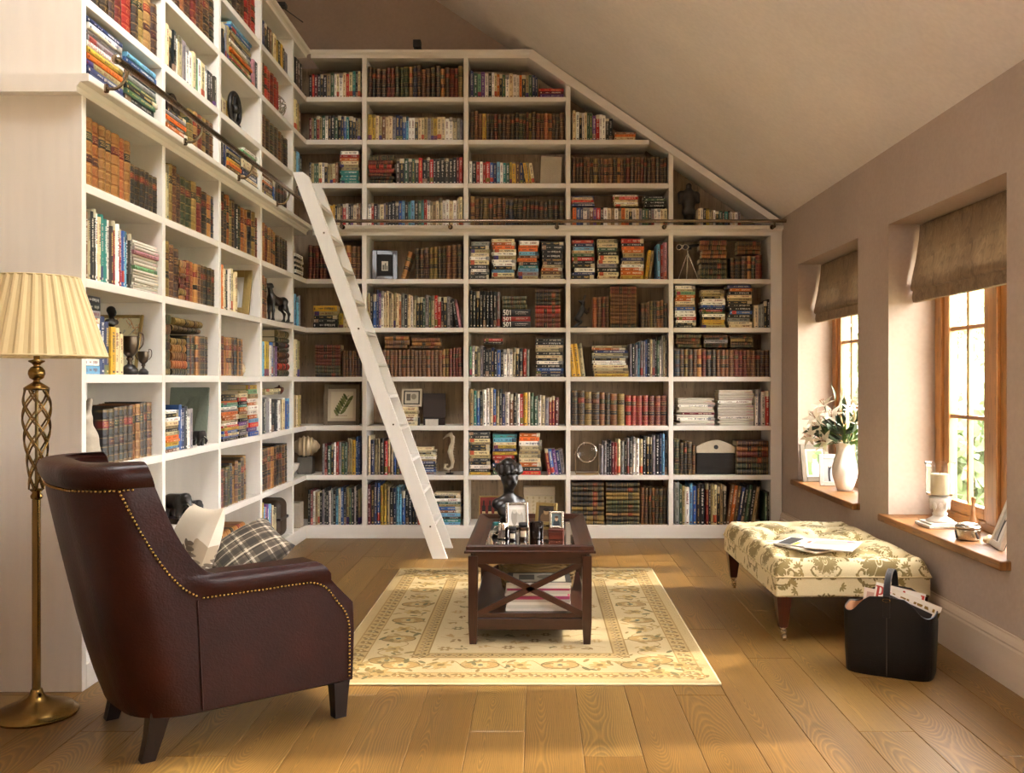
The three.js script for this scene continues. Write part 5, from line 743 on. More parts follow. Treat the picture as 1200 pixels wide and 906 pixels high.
// ---------- on the sill with the lilies ----------
{
  const vx = 1.9, vz = -5.72, v = thing('vase', 'tall white fluted china vase holding lilies on the sill', 'vase', [vx, SY, vz]);
  const prof = [[0.042, 0], [0.046, 0.004], [0.056, 0.03], [0.07, 0.08], [0.076, 0.12], [0.073, 0.16], [0.062, 0.2], [0.051, 0.235], [0.05, 0.262], [0.058, 0.287], [0.068, 0.302]];
  const ringv = (r, h, k) => Array.from({ length: 48 }, (_, i) => { const a = -i / 48 * Math.PI * 2, q = r * (1 + 0.035 * k * Math.cos(8 * (a + h * 5))); return [q * Math.cos(a), h + (h > 0.29 ? 0.006 * Math.cos(2 * a) : 0), q * Math.sin(a)]; });
  mesh('body', loft([...prof.map(([r, h]) => ringv(r, h, smooth(0, 0.05, h))), ringv(0.064, 0.3, 0), ringv(0.045, 0.25, 0), ringv(0.04, 0.2, 0)], true, true, 1.1), M.china, v);
  const lil = thing('lily_bouquet', 'bouquet of cream lilies with dark green leaves in the vase', 'flowers', [vx, SY + 0.26, vz]);
  const R = rngOf(8), f = (a, b) => a + (b - a) * R();
  const leafMat = phy(0x25381b, 0.55, { transmission: 0.15, thickness: 0 }), leafMat2 = phy(0x4d6a2c, 0.55, { transmission: 0.3, thickness: 0 }), petal = phy(0xeee6cf, 0.6, { transmission: 0.35, thickness: 0 }), stemMat = std(0x4a5c2c, 0.7), anther = std(0x8a4a1c, 0.8);
  const leafG = (l, w, bend) => { const n = 8, P = [], I = []; for (let i = 0; i <= n; i++) { const t = i / n, ww = w * Math.sin(Math.PI * Math.pow(t, 0.75)) * 0.5 + 0.0006, y = l * t, z = -bend * t * t; P.push(-ww, y, z + 0.15 * ww, 0, y, z, ww, y, z + 0.15 * ww); } for (let i = 0; i < n; i++) for (const k of [0, 1]) { const a = i * 3 + k; I.push(a, a + 1, a + 4, a, a + 4, a + 3); } const g = new THREE.BufferGeometry(); g.setAttribute('position', new THREE.Float32BufferAttribute(P, 3)); g.setIndex(I); g.computeVertexNormals(); return g; };
  const orient = (g, dir, spin) => { const q = new THREE.Quaternion().setFromUnitVectors(V(0, 1, 0), dir.clone().normalize()); return g.applyQuaternion(new THREE.Quaternion().setFromAxisAngle(V(0, 1, 0), spin)).applyQuaternion(q); };
  const heads = [[-0.17, 0.13, 0.03], [-0.2, 0.19, 0.06], [-0.1, 0.2, 0.06], [-0.04, 0.23, 0.02], [0.03, 0.22, 0.05], [-0.12, 0.26, -0.02], [0.05, 0.15, 0.08], [-0.02, 0.3, 0.0], [-0.22, 0.08, 0.05], [0.07, 0.27, -0.04], [-0.15, 0.05, 0.1], [0.02, 0.17, 0.1]];
  heads.forEach((h, k) => {
    const base = V(...h), dir = base.clone().sub(V(0, 0.02, 0)).normalize().add(V(f(-0.3, 0.3), f(-0.1, 0.2), f(0, 0.5))).normalize();
    const st = mesh('stem', tube([[f(-0.02, 0.02), -0.2, f(-0.02, 0.02)], [h[0] * 0.25, 0.03, h[2] * 0.25], [h[0] * 0.75, h[1] * 0.7, h[2] * 0.75], h], 0.0028, 14, 6), stemMat, lil);
    const bud = k % 4 === 3, np = 6;
    for (let i = 0; i < np; i++) { const g = leafG(bud ? 0.085 : 0.075, bud ? 0.022 : 0.034, bud ? -0.004 : 0.035); if (bud) g.rotateX(0.04); else g.rotateX(-0.75 - (i % 2) * 0.1); g.translate(0, 0, -0.004); g.rotateY(i / np * Math.PI * 2); orient(g, dir, k); mesh('petal', g.translate(...h), petal, lil); }
    if (!bud) { const am = []; for (let i = 0; i < 5; i++) am.push(orient(rod([0, 0, 0], [0.012 * Math.cos(i * 1.26), 0.045, 0.012 * Math.sin(i * 1.26)], 0.0008, 0.0008, 5), dir, 0), orient(new THREE.SphereGeometry(0.003, 6, 4).scale(1, 1, 2).translate(0.012 * Math.cos(i * 1.26), 0.046, 0.012 * Math.sin(i * 1.26)), dir, 0)); mesh('stamens', merge(am).translate(...h), anther, lil); }
  });
  for (let k = 0; k < 80; k++) { const a = f(0, 6.28), e = f(0.1, 1.1), dir = V(Math.cos(a) * Math.cos(e) - 0.25, Math.sin(e) * 0.9 - (k % 5 === 0 ? 0.5 : 0), Math.sin(a) * Math.cos(e) + 0.2), s = f(0.02, 0.14), g = orient(leafG(f(0.09, 0.16), f(0.022, 0.04), f(0.01, 0.05)), dir, f(0, 6)); dir.normalize(); mesh('leaf', g.translate(dir.x * s, 0.03 + Math.abs(dir.y) * s + (k % 3) * 0.03, dir.z * s), k % 3 ? leafMat : leafMat2, lil); }
  { const g = orient(leafG(0.1, 0.04, 0.02), V(-0.1, 1, 0.1), 1); mesh('leaf', g.translate(-0.06, 0.3, 0), leafMat2, lil); mesh('leaf', orient(leafG(0.12, 0.03, 0.03), V(-1, -0.2, 0.2), 1).translate(-0.16, 0.14, 0.03), leafMat, lil); }
  frame('picture_frame', 'grey wooden frame with a photo of a child on the lily sill', M.greywood, 4, 0.2, 0.255, 0.034, [1.88, SY + 0.001, -6.22], 0.16, 0.2, { mount: 0.012, strut: 1 });
  frame('picture_frame', 'small cream frame with a photo of a couple beside the vase', M.limewash, 5, 0.135, 0.205, 0.028, [1.895, SY + 0.001, -5.98], -0.12, 0.22, { strut: 1 });
}
// ---------- on the sill with the candle ----------
{
  const h = thing('candle_holder', 'glass hurricane candle holder on a carved pale pedestal', 'candle holder', [1.885, SY, -4.335]);
  mesh('base_plate', merge([bx(-0.085, 0.085, 0, 0.014, -0.085, 0.085, 0.004), bx(-0.07, 0.07, 0.014, 0.022, -0.07, 0.07, 0.003)]), M.limewash, h);
  mesh('pedestal', lathe([[0.06, 0.021], [0.062, 0.028], [0.05, 0.036], [0.034, 0.044], [0.03, 0.052], [0.036, 0.06], [0.028, 0.068], [0.034, 0.085], [0.042, 0.105], [0.047, 0.12], [0.05, 0.13], [0.046, 0.138], [0, 0.138]], 28), M.limewash, h);
  const acan = []; for (let k = 0; k < 10; k++) { const a = k / 10 * 6.283; acan.push(new THREE.SphereGeometry(0.011, 10, 8).scale(0.8, 2.2, 0.5).rotateY(-a + Math.PI / 2).translate(0.041 * Math.cos(a), 0.102, 0.041 * Math.sin(a))); }
  mesh('acanthus_leaves', merge(acan), M.limewash, h);
  mesh('hurricane_glass', lathe([[0.03, 0.14], [0.056, 0.146], [0.062, 0.156], [0.062, 0.27], [0.064, 0.288], [0.07, 0.3], [0.0675, 0.3], [0.0615, 0.287], [0.0595, 0.27], [0.0595, 0.158], [0.054, 0.149], [0.03, 0.143]], 40), M.glass, h);
  const c = thing('candle', 'thick ivory pillar candle inside the hurricane glass', 'candle', [1.885, SY + 0.1445, -4.335]);
  mesh('wax', lathe([[0, 0], [0.039, 0], [0.04, 0.004], [0.04, 0.098], [0.037, 0.102], [0.03, 0.1], [0, 0.098]], 32), M.wax, c); mesh('wick', rod([0, 0.098, 0], [0.002, 0.112, 0], 0.0012), M.blackiron, c);
  const bx1 = thing('trinket_box', 'small round silver box with dark markings on the candle sill', 'box', [1.845, SY, -3.965]);
  mesh('body', lathe([[0, 0], [0.044, 0], [0.05, 0.008], [0.051, 0.045], [0.05, 0.048], [0, 0.048]], 10), M.silver, bx1); mesh('lid', lathe([[0, 0.0485], [0.052, 0.0485], [0.052, 0.058], [0.045, 0.068], [0.02, 0.074], [0, 0.075]], 10), M.silver, bx1); mesh('inlay', merge([0.4, 1.9, 3.3, 4.6].map((a) => bx(-0.004, 0.004, 0.012, 0.044, 0.0475, 0.0525, 0.001).rotateZ(0.5).translate(0.012, 0, 0).rotateY(a))), M.boxblack, bx1);
  const bd = thing('bird_figure', 'slender carved wooden bird on the candle sill', 'figurine', [1.95, SY, -4.14]);
  mesh('body', organic([[0, 0.018, 0, 0.016, 0, 0.05, 0.005, 0.018], [0, 0.05, 0.005, 0.018, -0.004, 0.1, 0.008, 0.009], [-0.004, 0.1, 0.008, 0.008, 0, 0.15, 0.002, 0.0075], [0, 0.15, 0.002, 0.009, -0.002, 0.155, 0.004, 0.008]], 0.003, 0.01), M.amber, bd); mesh('beak', rod([-0.002, 0.155, 0.01], [-0.003, 0.154, 0.034], 0.003, 0.0008), M.amber, bd); mesh('foot', lathe([[0, 0], [0.017, 0], [0.014, 0.008], [0, 0.012]], 14), M.amber, bd);
  const sh = thing('sea_shell', 'small pale sea shell on the candle sill', 'shell', [1.885, SY + 0.014, -3.87]); mesh('body', organic([[0, 0, 0, 0.014, 0.012, 0.004, 0, 0.013], [-0.012, 0.002, 0.004, 0.012, 0.004, 0.012, 0, 0.012], [0.018, 0.0, 0.004, 0.008, 0.026, -0.004, 0.004, 0.004]], 0.003, 0.004), M.shell, sh); mesh('lip', new THREE.TorusGeometry(0.01, 0.003, 6, 16).translate(-0.004, 0.0, 0.012), M.shell, sh);
  frame('picture_frame', 'white carved picture frame leaning on the candle sill', M.limewash, 5, 0.15, 0.2, 0.026, [1.862, SY + 0.004, -3.78], -1.78, 0.36, { t: 0.02 });
}
// ---------- garden beyond the windows ----------
{
  const R = rngOf(41), f = (a, b) => a + (b - a) * R();
  const lawnTex = dataTex(512, 512, (x, y) => { const u = x / 512, v = y / 512, k = 0.75 + 0.35 * fbm(u * 9, v * 9, 9, 9, 4, 3) + 0.15 * (hash2(x, y) - 0.5); return [k * 0.97, k, k * 0.88]; });
  const lawn = struct('ground', uvm(new THREE.PlaneGeometry(120, 120).rotateX(-Math.PI / 2).translate(62.2, -0.25, -20), 'z', 0.3), std(0x989282, 0.95, { map: lawnTex }));
  const leaf = new THREE.PlaneGeometry(0.06, 0.11, 1, 2); { const p = leaf.attributes.position; for (let i = 0; i < p.count; i++) { if (Math.abs(p.getY(i)) > 0.05) p.setX(i, p.getX(i) * 0.25); p.setZ(i, -0.012 * (p.getY(i) / 0.05) ** 2); } leaf.computeVertexNormals(); }
  const mats = [0x66784a, 0x84946a, 0x59684a, 0x9aa47e].map((c) => phy(c, 0.7, { transmission: 0.35, thickness: 0 }));
  const wood = std(0x5a4a38, 0.9);
  const bush = (name, label, group, x, d, rx, h, n, k, trunk = 0) => {
    const b = thing(name, label, name === 'garden_tree' ? 'tree' : 'shrub', [x, -0.25, -d], 0, group);
    const m = new THREE.InstancedMesh(leaf, mats[k % 4], n), o = new THREE.Object3D(); m.name = 'foliage'; m.userData.kind = 'stuff'; m.castShadow = m.receiveShadow = true;
    for (let i = 0; i < n; i++) { const a = f(0, 6.28), e = Math.asin(f(-1, 1)), q = Math.pow(R(), 0.33) * (1 + 0.22 * Math.sin(a * 3 + e * 4 + k)); o.position.set(rx * q * Math.cos(a) * Math.cos(e), trunk + (h - trunk) * (0.5 + 0.5 * q * Math.sin(e)), rx * q * Math.sin(a) * Math.cos(e)); o.rotation.set(f(-1.4, 1.4), f(0, 6.28), f(-1, 1)); o.scale.setScalar(f(0.8, 1.5) * (trunk ? 2.2 : 1.2)); o.updateMatrix(); m.setMatrixAt(i, o.matrix); }
    b.add(m); mesh('stem', merge([0, 1, 2].map((q) => rod([0.04 * q - 0.04, 0, 0], [rx * 0.35 * Math.cos(q * 2.1), h * 0.6, rx * 0.35 * Math.sin(q * 2.1)], trunk ? 0.09 : 0.02, 0.012, 8))), wood, b);
  };
  const G1 = 'shrubs in the garden beyond the windows', G2 = 'trees in the garden beyond the windows';
  for (const [x, d, rx, h, k] of [[3.9, 8.6, 0.7, 1.25, 0], [4.9, 9.6, 0.8, 1.3, 1], [5.6, 12.2, 1.0, 1.5, 3], [6.9, 13.6, 1.1, 1.6, 1], [4.2, 12.6, 0.9, 1.5, 2], [5.4, 16.5, 1.2, 1.7, 0], [7.9, 17.4, 1.4, 2.0, 3]]) bush('garden_shrub', 'leafy green shrub on the lawn outside the windows', G1, x, d, rx, h, 1400, k);
  for (const [x, d, rx, h, k] of [[10.6, 24, 2.2, 4.0, 3], [13.4, 28, 2.6, 4.6, 1], [9.2, 27, 2.2, 4.6, 3], [15.5, 33, 3, 5.2, 3]]) bush('garden_tree', 'pale green tree standing far behind the shrubs', G2, x, d, rx, h, 2200, k, 0.9);
}
// ---------- things on the coffee table ----------
const TT = TB.top - 0.0205;
{
  const b = thing('bust', 'dark bronze bust of a woman with rolled hair on the coffee table', 'sculpture', [-0.147, TT, -4.84], 0.45);
  mesh('head', organic([[0, 0.225, 0, 0.038, 0, 0.25, -0.006, 0.043], [0, 0.2, 0.012, 0.024, 0, 0.185, 0.018, 0.016], [0, 0.228, 0.036, 0.007, 0, 0.212, 0.046, 0.0065], [0, 0.15, -0.008, 0.022, 0, 0.2, -0.006, 0.023], [-0.014, 0.197, 0.03, 0.006, 0.014, 0.197, 0.03, 0.006], [-0.016, 0.236, 0.034, 0.005, 0.016, 0.236, 0.034, 0.005]], 0.0035, 0.016).translate(0, -0.15, 0).scale(1.32, 1.25, 1.32).translate(0, 0.15, 0), M.bronze, b);
  const hair = [[0, 0.27, -0.012, 0.042, 0, 0.255, -0.03, 0.042]]; for (let k = 0; k < 9; k++) { const a = k / 8 * Math.PI * 1.5 - 0.75 * Math.PI + Math.PI; hair.push([0.046 * Math.sin(a + Math.PI), 0.255 + 0.006 * Math.sin(k * 2), 0.046 * Math.cos(a + Math.PI) - 0.006, 0.0155, 0.043 * Math.sin(a + Math.PI), 0.275, 0.043 * Math.cos(a + Math.PI) - 0.01, 0.014]); }
  mesh('hair', organic(hair, 0.0035, 0.006).translate(0, -0.15, 0).scale(1.32, 1.25, 1.32).translate(0, 0.15, 0), M.bronze, b); b.scale.setScalar(0.92);
  mesh('shoulders', organic([[-0.075, 0.095, -0.012, 0.028, 0.075, 0.095, -0.012, 0.028], [0, 0.08, 0.002, 0.045, 0, 0.15, -0.008, 0.022], [-0.04, 0.055, 0.004, 0.034, 0.04, 0.055, 0.004, 0.034], [-0.062, 0.11, -0.012, 0.018, 0, 0.14, -0.01, 0.02], [0.062, 0.11, -0.012, 0.018, 0, 0.14, -0.01, 0.02]], 0.004, 0.022), M.bronze, b);
  mesh('plinth', lathe([[0, 0], [0.055, 0], [0.056, 0.01], [0.046, 0.018], [0.036, 0.03], [0.04, 0.045], [0, 0.05]], 28), M.bronze, b);
  frame('picture_frame', 'silver picture frame with a pale photo on the coffee table', M.silver, 1, 0.112, 0.126, 0.014, [-0.1, TT + 0.0035, -4.56], 0.12, 0.2, { strut: 1 });
  frame('picture_frame', 'antique brass picture frame with a brown portrait on the coffee table', M.gilt, 2, 0.115, 0.112, 0.017, [0.036, TT + 0.0035, -4.66], -0.42, 0.2, { strut: 1 });
  const rb = thing('wooden_box', 'small red-brown wooden box on the coffee table', 'box', [0.086, TT, -4.27], -0.12); mesh('body', bx(-0.034, 0.034, 0, 0.035, -0.022, 0.022, 0.002, 'x'), M.redwood, rb); mesh('lid', bx(-0.035, 0.035, 0.0355, 0.047, -0.023, 0.023, 0.002, 'x'), M.redwood, rb);
  frame('picture_frame', 'small ornate silver frame standing on the red-brown box', M.silver, 3, 0.066, 0.078, 0.011, [0.086, TT + 0.0495, -4.266], -0.12, 0.14, { t: 0.01 });
  const mug = thing('tankard', 'polished silver tankard on the coffee table', 'tankard', [-0.158, TT, -4.28]); mesh('body', lathe([[0, 0], [0.027, 0], [0.028, 0.006], [0.025, 0.012], [0.0265, 0.04], [0.025, 0.06], [0.022, 0.066], [0.023, 0.07], [0.021, 0.07], [0.02, 0.062], [0, 0.06]], 28), M.chrome, mug); mesh('handle', tube([[-0.025, 0.058, 0], [-0.042, 0.05, 0], [-0.042, 0.025, 0], [-0.026, 0.015, 0]], 0.003, 16), M.chrome, mug);
  const jar = (x, z, r, h, l, m) => { const j = thing('glass_jar', l, 'jar', [x, TT, z]); mesh('body', lathe([[0, 0], [r * 0.9, 0], [r, 0.005], [r, h * 0.72], [r * 0.92, h * 0.78], [0, h * 0.78]], 22), m, j); mesh('lid', lathe([[0, h * 0.782], [r * 0.98, h * 0.782], [r * 0.98, h], [0, h]], 22), M.boxblack, j); mesh('paper_label', new THREE.CylinderGeometry(r + 0.0006, r + 0.0006, h * 0.36, 22, 1, true, -0.6, 1.2).translate(0, h * 0.36, 0), M.plaster, j); };
  const dark = phy(0x1c1410, 0.12, { clearcoat: 0.8 }), amb = phy(0x3a2512, 0.12, { clearcoat: 0.8 });
  jar(-0.115, -4.24, 0.018, 0.06, 'small dark jar next to the silver tankard', dark); jar(-0.066, -4.27, 0.022, 0.075, 'brown labelled jar between the dark glass pots on the coffee table', amb);
  const cup = thing('votive_cup', 'dark glass votive cup beside the red-brown box', 'candle cup', [-0.005, TT, -4.29]); mesh('cup', lathe([[0, 0], [0.03, 0], [0.032, 0.004], [0.033, 0.075], [0.03, 0.075], [0.029, 0.02], [0, 0.018]], 26), dark, cup); mesh('wax', lathe([[0, 0.018], [0.0285, 0.018], [0.0285, 0.05], [0, 0.051]], 22), M.wax, cup);
}
// under the table: magazines and a woven basket
{
  const y0 = TB.y + 0.1345; let y = y0; const R = rngOf(3);
  const tint = [0xd9d3c6, 0xcfc9bc, 0xe4ded2, 0xbdb6a8, 0xa23a62, 0xdad3c4, 0xc9c2b4, 0x9c3558, 0xe0dacc, 0xd2cbbd].map((c) => std(c, 0.5));
  for (let k = 0; k < 10; k++) {
    const t = 0.0105 + R() * 0.003, w = 0.268 + R() * 0.02, h = 0.205 + R() * 0.012, m = thing('magazine', k === 9 ? 'topmost magazine of the stack under the coffee table' : 'glossy magazine in the stack under the coffee table', 'magazine', [0.0 + (R() - 0.5) * 0.012, y, -4.16 + (R() - 0.5) * 0.012], (R() - 0.5) * 0.04, 'magazine stack under the coffee table');
    mesh('page_block', bx(-w / 2 + 0.002, w / 2 - 0.002, 0.001, t - 0.001, -h / 2, h / 2 - 0.003, 0.0006), M.paper, m); mesh('cover', merge([bx(-w / 2, w / 2, 0, 0.0012, -h / 2, h / 2, 0), bx(-w / 2, w / 2, t - 0.0012, t, -h / 2, h / 2, 0), bx(-w / 2, w / 2, 0, t, h / 2 - 0.0025, h / 2, 0.001)]), tint[k], m);
    if (k === 9) mesh('print', printPlane(15, w, h).rotateX(-Math.PI / 2).translate(0, t + 0.0006, 0), printMat, m);
    y += t + 0.0004;
  }
  const b = thing('woven_basket', 'woven seagrass basket on the shelf of the coffee table', 'basket', [0.0, y0, -4.6]);
  const hw = 0.165, hd = 0.15, q = 0.3;
  for (let r = 0; r < 9; r++) { const n = 64, pts = [], pts2 = [], hgt = 0.012 + r * 0.0175, k = 1 + 0.02 * r; for (let i = 0; i < n; i++) { const a = i / n * Math.PI * 2, c = Math.cos(a), s = Math.sin(a), o = 0.0045 * Math.sin(i * Math.PI + 0), x = (hw * k + o) * Math.sign(c) * Math.abs(c) ** q, z = (hd * k + o) * Math.sign(s) * Math.abs(s) ** q, w = 0.005 * (i % 2 ? 1 : -1); pts.push([x, hgt + w, z]); } mesh('coil', tube(pts, 0.0088, 128, 6, true), M.rope, b); }
  mesh('bottom', bx(-hw * 0.97, hw * 0.97, 0, 0.006, -hd * 0.97, hd * 0.97, 0.002), M.rope, b);
}
// ---------- ornaments on the shelves ----------
const spot = (bay, row, px, inset = 0.1, up = 0) => (bay[0] === 'L' ? [XC - inset, ROW[row] + 0.001 + up, -FOC * (-XC + inset) / (630 - px)] : [(px - 630) * (DC + inset) / FOC, ROW[row] + 0.001 + up, -DC - inset]);
const QL = Math.PI / 2;                                        // turns a thing to face out of the long bookcase
{
  // end wall
  const pl = thing('relief_plaque', 'pale plaster plaque with a raised tree standing on an upper shelf', 'plaque', spot('C2', 8, 645, 0.09), 0.0); pl.rotation.set(-0.12, 0.06, -0.05, 'YXZ');
  mesh('slab', bx(-0.078, 0.078, 0.003, 0.225, -0.016, 0, 0.003), M.plaster, pl);
  const br = [rod([0, 0.02, 0.001], [0.003, 0.12, 0.002], 0.004, 0.0025, 6)]; for (let k = 0; k < 13; k++) { const h = 0.06 + k * 0.009, s = k % 2 ? 1 : -1, l = 0.055 - k * 0.002; br.push(rod([0.001, h, 0.001], [s * l, h + l * 0.95, 0.0015], 0.0022, 0.0008, 5), rod([s * l * 0.5, h + l * 0.47, 0.001], [s * l * 0.9, h + l * 0.5, 0.001], 0.0014, 0.0006, 5)); } mesh('tree_relief', merge(br), M.plaster, pl);
  const to = thing('torso_figure', 'dark bronze torso figure in the triangular bay under the slope', 'sculpture', spot('C4', 7, 807, 0.12), 0.2);
  mesh('torso', organic([[0, 0.14, 0, 0.04, 0, 0.2, 0, 0.05], [0, 0.2, 0, 0.048, 0, 0.25, 0, 0.044], [-0.055, 0.255, 0, 0.024, 0.055, 0.255, 0, 0.024], [-0.065, 0.25, 0, 0.02, -0.072, 0.19, 0.01, 0.014], [0.065, 0.25, 0, 0.02, 0.07, 0.2, 0.012, 0.014], [0, 0.27, 0, 0.016, 0, 0.315, 0.004, 0.022], [-0.022, 0.12, 0, 0.03, 0.022, 0.12, 0, 0.03]], 0.0045, 0.02), M.bronze, to); mesh('base', lathe([[0, 0], [0.055, 0], [0.052, 0.02], [0.04, 0.03], [0.036, 0.1], [0, 0.11]], 20), M.bronze, to);
  frame('picture_frame', 'dark wooden frame round a tiny engraving under the rail', M.photoframe, 6, 0.185, 0.23, 0.034, spot('C1', 6, 451, 0.1), 0.16, 0.16, { t: 0.02, mount: 0.0 });
  const te = thing('field_glasses', 'old field glasses on a silver tripod in the bay beside the windows', 'binoculars', spot('C4', 6, 806, 0.07));
  for (const x of [-0.068, -0.022]) { const bt = mesh('barrel', merge([rod([x, 0.238, 0.03], [x + 0.05, 0.25, -0.07], 0.0185, 0.013, 20)]), M.blackiron, te); mesh('lens_ring', new THREE.TorusGeometry(0.0195, 0.0035, 8, 24).rotateY(-0.45).translate(x, 0.238, 0.031), M.silver, bt); }
  mesh('body', merge([rod([-0.02, 0.243, 0], [0.09, 0.262, -0.02], 0.013, 0.01, 14), bx(-0.03, 0.03, 0.225, 0.255, -0.02, 0.0, 0.003)]), M.blackiron, te); mesh('post', rod([0, 0.15, 0], [0, 0.235, 0], 0.005), M.silver, te);
  for (let k = 0; k < 3; k++) mesh('leg', rod([0, 0.2, 0], [0.085 * Math.cos(k * 2.1 + 2.6), 0.002, 0.05 * Math.sin(k * 2.1 + 2.6)], 0.004, 0.003, 8), M.silver, te);
  const de = thing('hare_sculpture', 'dark bronze leaping hare on the fifth shelf up', 'sculpture', spot('C3', 5, 681, 0.1), 0.2);
  mesh('body', organic([[-0.03, 0.07, 0, 0.02, 0.012, 0.14, 0, 0.022], [0.012, 0.14, 0, 0.018, 0.014, 0.19, 0, 0.011], [0.014, 0.19, 0, 0.015, -0.012, 0.2, 0, 0.009], [0.016, 0.2, 0.006, 0.005, 0.034, 0.242, 0.012, 0.004], [0.016, 0.2, -0.006, 0.005, 0.03, 0.246, -0.01, 0.004], [-0.03, 0.07, 0.012, 0.016, -0.004, 0.045, 0.014, 0.009], [-0.004, 0.045, 0.014, 0.008, -0.045, 0.012, 0.014, 0.006], [-0.03, 0.07, -0.012, 0.016, -0.008, 0.045, -0.014, 0.009], [-0.008, 0.045, -0.014, 0.008, -0.05, 0.012, -0.014, 0.006], [0.018, 0.14, 0.01, 0.009, 0.05, 0.12, 0.012, 0.006], [0.05, 0.12, 0.012, 0.006, 0.058, 0.15, 0.012, 0.005], [0.018, 0.135, -0.01, 0.009, 0.048, 0.108, -0.012, 0.006]], 0.0035, 0.012), M.bronze, de); mesh('base', bx(-0.07, 0.04, 0, 0.012, -0.035, 0.035, 0.003), M.bronze, de);
  frame('picture_frame', 'framed botanical leaf print in a grey-brown frame behind the ladder', M.greywood, 0, 0.268, 0.3, 0.03, spot('C0', 3, 400, 0.09), 0.0, 0.1, { mount: 0.022 });
  frame('picture_frame', 'dark photograph frame standing on a pile of books beside the ladder', M.plaster, 15, 0.15, 0.13, 0.014, spot('C1', 3, 482, 0.06, clear(3) * 0.43), -0.08, 0.12);
  frame('picture_frame', 'small black camera-like frame in front of the piled books', M.boxblack, 6, 0.11, 0.06, 0.012, spot('C1', 3, 483, 0.014), 0, 0.06);
  const bo = thing('writing_box', 'dark wooden box with a tilted lid on the third shelf up', 'box', spot('C1', 3, 509, 0.1), 0.1); mesh('body', bx(-0.08, 0.08, 0, 0.05, -0.06, 0.06, 0.003, 'x'), M.photoframe, bo); mesh('lid', bx(-0.085, 0.085, 0.052, 0.235, -0.004, 0.008, 0.003, 'x').rotateX(-0.12).translate(0, 0, -0.03), M.photoframe, bo);
  const wb = thing('card_box', 'small white card box in front of the dark writing box', 'box', spot('C1', 3, 506, 0.025)); mesh('body', bx(-0.046, 0.046, 0, 0.036, -0.012, 0.012, 0.001), M.limewash, wb); mesh('lid', bx(-0.047, 0.047, 0.0362, 0.046, -0.013, 0.013, 0.001), M.limewash, wb);
  const sd = thing('shell_ornament', 'large spiral shell on a grey stone block in the corner', 'shell', spot('C0', 2, 359, 0.12)); mesh('block', bx(-0.055, 0.055, 0, 0.125, -0.05, 0.05, 0.003), M.greystone, sd);
  { const rg = []; for (let i = 0; i <= 26; i++) { const t = i / 26, x = lerp(-0.09, 0.1, t), r = (0.075 * Math.pow(Math.sin(Math.PI * clamp(0.1 + t * 0.88)), 0.8)) * (1 + 0.1 * Math.sin(t * 38)) + 0.002; rg.push(Array.from({ length: 24 }, (_, k) => { const a = k / 24 * 6.2832; return [x, 0.2 + r * Math.sin(a), r * Math.cos(a)]; })); } mesh('shell', loft(rg, true, true, 1.2).rotateY(0.2), M.shell, sd); }
  const bw = thing('china_bowl', 'white footed china bowl beside the stone block in the corner', 'bowl', spot('L5', 2, 341, 0.07)); mesh('bowl', lathe([[0.0, 0.02], [0.02, 0.022], [0.05, 0.06], [0.062, 0.1], [0.06, 0.1], [0.047, 0.06], [0.0, 0.028]], 32), M.china, bw); mesh('foot', lathe([[0, 0], [0.03, 0], [0.026, 0.01], [0.018, 0.022], [0, 0.022]], 24), M.china, bw);
  const se = thing('seahorse_ornament', 'pale carved seahorse ornament hung in the bay by the ladder', 'ornament', spot('C1', 2, 527, 0.06));
  { const pts = [[-0.02, 0.285, 0], [0.004, 0.292, 0], [0.022, 0.27, 0], [0.022, 0.235, 0], [0.012, 0.2, 0], [0.004, 0.165, 0], [0.012, 0.13, 0], [0.022, 0.095, 0], [0.016, 0.055, 0], [-0.01, 0.034, 0], [-0.034, 0.045, 0], [-0.034, 0.07, 0], [-0.018, 0.072, 0]], rad = [0.009, 0.015, 0.015, 0.014, 0.018, 0.019, 0.017, 0.013, 0.01, 0.009, 0.008, 0.007, 0.006], bn = []; for (let i = 0; i + 1 < pts.length; i++) bn.push([...pts[i], rad[i], ...pts[i + 1], rad[i + 1]]); bn.push([-0.02, 0.285, 0, 0.007, -0.048, 0.262, 0, 0.0045], [0.016, 0.3, 0, 0.006, 0.012, 0.312, 0, 0.003]); mesh('body', organic(bn, 0.0035, 0.006), M.plaster, se); const fins = []; for (let k = 0; k < 7; k++) fins.push(rod([0.02 - k * 0.001, 0.24 - k * 0.02, 0], [0.042, 0.236 - k * 0.02, 0], 0.004, 0.0015, 6)); mesh('fin', merge(fins), M.plaster, se); mesh('stand', merge([lathe([[0, 0], [0.03, 0], [0.028, 0.01], [0, 0.012]], 20), rod([0.004, 0.01, 0], [0.006, 0.05, 0], 0.003)]), M.blackiron, se); }
  const lo = thing('glass_lens', 'round glass lens on a square clear stand on the second shelf up', 'ornament', spot('C3', 2, 688, 0.03)); mesh('lens', new THREE.SphereGeometry(0.07, 32, 20).scale(1, 1, 0.25).translate(0, 0.165, 0), M.glass, lo); mesh('rim', new THREE.TorusGeometry(0.071, 0.005, 10, 48).translate(0, 0.165, 0), M.chrome, lo); mesh('stand', merge([bx(-0.085, 0.085, 0, 0.014, -0.018, 0.018, 0.002), bx(-0.088, -0.082, 0.014, 0.17, -0.006, 0.006, 0.001), bx(0.082, 0.088, 0.014, 0.17, -0.006, 0.006, 0.001), rod([-0.085, 0.165, 0], [-0.07, 0.165, 0], 0.003), rod([0.07, 0.165, 0], [0.085, 0.165, 0], 0.003)]), M.chrome, lo);
